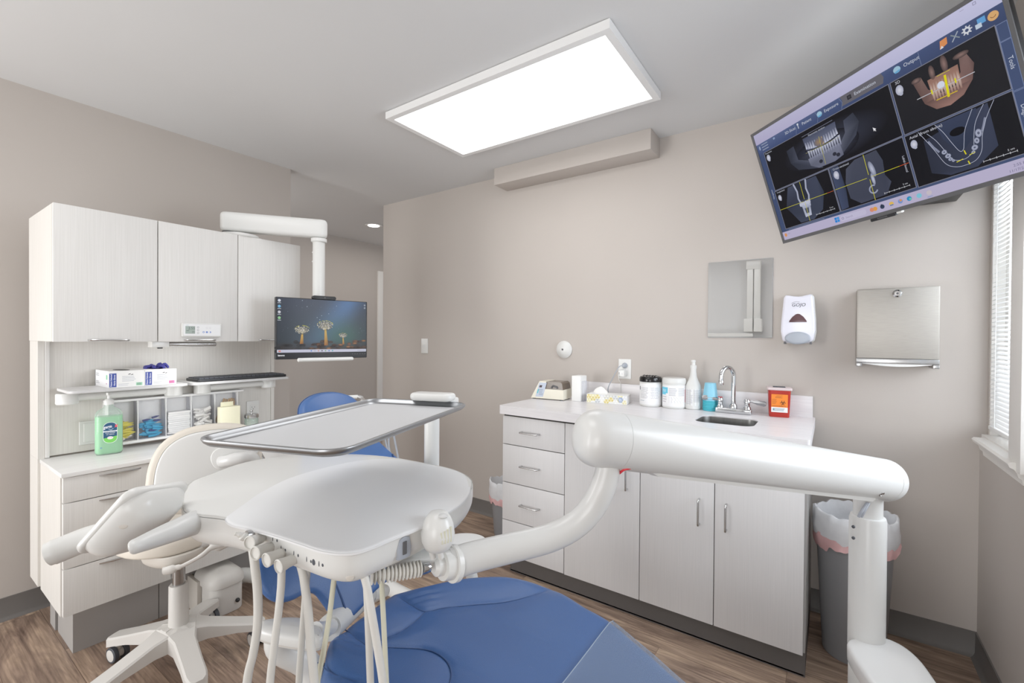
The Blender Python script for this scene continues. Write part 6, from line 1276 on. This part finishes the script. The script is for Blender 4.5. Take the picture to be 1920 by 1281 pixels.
bs = obj('back_socket', MB().slab(rrect(-0.005, 0.165, -0.045, 0.045, 0.040, 6), 0.010, 0.024, 0.004, Msb @ Matrix.Translation((0.02, -0.002, 0)) @ Matrix.Rotation(0.35, 4, 'Z')), 'white_plastic', st, 60)
obj('back_arm', MB().tube(spline([Msb @ Vector((0.045, 0.0, 0.012)), Msb @ Vector((0.06, 0.0, 0.045)), Msb @ Vector((0.11, 0.006, 0.070)), Msb @ Vector((0.155, -0.004, 0.060)), Msb @ Vector((0.165, -0.09, 0.045)), Msb @ Vector((0.13, -0.24, 0.02)), Vector((SX+0.06, SY+0.04, 0.47)), Vector((SX+0.02, SY+0.02, 0.455))], 6), [0.022]*8+[0.024]*12+[0.02]*23, 14, 0.8), 'white_gloss', st, 60)
# ================================================================== floor junction box and assistant arm
ub = thing('junction_box', 'low beige floor junction box against the left plinth with a white pipe', 'floor box', (-2.4, 0.98, 0))
ubo = rrect(-2.508, -2.285, 0.905, 1.065, 0.05, 6)
obj('housing', MB().slab(inset(ubo, 0.008), 0.0, 0.128, 0.004, bot=0.004), 'stool_grey', ub)
obj('lid', MB().slab(ubo, 0.1285, 0.190, 0.045, crown=0.006, bot=0.004, n=6), 'stool_grey', ub, 60)
obj('side_plate', MB().box(-2.5115, -2.40, 0.893, 0.9125, 0.0, 0.150, 0.004), 'beige_plastic', ub)
obj('knob', MB().sphere((-2.287, 1.02, 0.048), 0.010, 0.010, 0.010, 10), 'black', ub)
obj('pipe', MB().tube(spline([(-2.40, 1.03, 0.108), (-2.385, 1.09, 0.108), at(520, 1083, 2.26), at(600, 1076, 2.36), at(672, 1078, 2.38), Vector((-1.42, 1.42, 0.085)), Vector((-1.10, 1.12, 0.045))], 6), 0.034, 16), 'white_plastic', ub, 60)
aa = thing('assistant_arm', 'small white instrument arm with grey hoses behind the blue headrest', 'instrument arm', (-1.6, 1.5, 0.9))
p0, p1 = at(628, 746, 2.15), at(671, 744, 2.2)
obj('arm', MB().tube([at(620, 746, 2.2), p0, p1], 0.009, 10), 'white_plastic', aa)
obj('holder_tip', MB().tube([p1, at(678, 747, 2.2), at(684, 752, 2.2)], [0.010, 0.012, 0.006], 8), 'nickel', aa)
obj('holder', MB().box(-0.02, 0.02, -0.03, 0.03, -0.008, 0.006, 0.003, 2, Matrix.Translation(at(690, 752, 2.2))), 'white_plastic', aa)
pst = at(690, 770, 2.22)
for a, b_ in (((722, 815), (727, 842)), ((729, 815), (731, 848)), ((738, 815), (747, 862))):
    A_, B_ = at(*a, 2.22), at(*b_, 2.22); obj('hose', MB().tube(spline([pst, A_+Vector((0, 0, 0.02)), A_, B_, at(752, 900, 2.22), at(745, 970, 2.22), at(700, 1030, 2.22), at(642, 1030, 2.2)], 5), 0.005, 8), 'soap_grey', aa, 60)
obj('support_rod', MB().tube([at(473, 832, 2.05), at(500, 880, 1.95), at(560, 985, 1.80)], 0.016, 14), 'chrome', aa)
ps = at(640, 760, 2.2)
obj('stand', MB().cyl((ps.x, ps.y, 0.02), (ps.x, ps.y, p0.z), 0.018), 'white_plastic', aa)
obj('stand_foot', MB().lathe([(0, 0), (0.040, 0), (0.042, 0.006), (0.036, 0.018), (0.02, 0.024), (0, 0.024)], (ps.x, ps.y, 0)), 'beige_plastic', aa)
# ================================================================== light
def area(name, loc, tgt, sx, sy, power, col=(1, 1, 1)):
    l = bpy.data.lights.new(name, 'AREA'); l.shape = 'RECTANGLE'; l.size = sx; l.size_y = sy; l.energy = power; l.color = col
    o = bpy.data.objects.new(name, l); C.objects.link(o); o.location = loc
    o.rotation_euler = (Vector(tgt)-Vector(loc)).to_track_quat('-Z', 'Y').to_euler(); return o
area('front_fill', (-1.2, -3.4, 0.95), (-1.4, 2.0, 0.6), 5.6, 2.0, 165)
area('left_fill', (-2.7, -1.9, 1.1), (0.45, 1.9, 0.8), 1.2, 1.6, 36)
area('under_cabinet_fill', (-2.45, 0.92, 1.235), (-2.75, 0.92, 0.9), 0.04, 0.9, 1.6)  # added fill brightening the back panel; the under-cabinet lamp itself is off
area('overhead_fill', (-1.15, 0.15, 2.43), (-1.15, 0.15, 0), 1.2, 0.6, 11)  # added unseen overhead fill for upward-facing surfaces, no real fitting
area('ceiling_fill', (-1.4, -0.8, 0.9), (-1.4, 0.6, 3.0), 2.6, 0.8, 12)  # added upward fill behind the camera to brighten the ceiling
area('window_light', (0.95, 1.9, 1.55), (-2.0, 1.0, 0.3), 1.3, 1.1, 44, (0.88, 0.94, 1.0))
area('hall_light', (-3.9, 3.3, 2.40), (-3.9, 3.3, 0), 0.6, 1.2, 6, (1, 0.96, 0.92))
area('back_wall_fill', (-4.2, 1.1, 1.9), (-2.9, 2.63, 1.1), 0.7, 0.9, 9, (1, 0.97, 0.94))  # added fill hidden behind the left wall, brightens the back wall's left end
wd_ = bpy.data.worlds.new('World'); SC.world = wd_; wd_.use_nodes = True
bg = wd_.node_tree.nodes['Background']; bg.inputs[0].default_value = (0.97, 0.98, 1.0, 1); bg.inputs[1].default_value = 0.9
SC.view_settings.view_transform = 'Standard'; SC.view_settings.look = 'None'; SC.view_settings.exposure = -0.12; SC.view_settings.gamma = 1.14
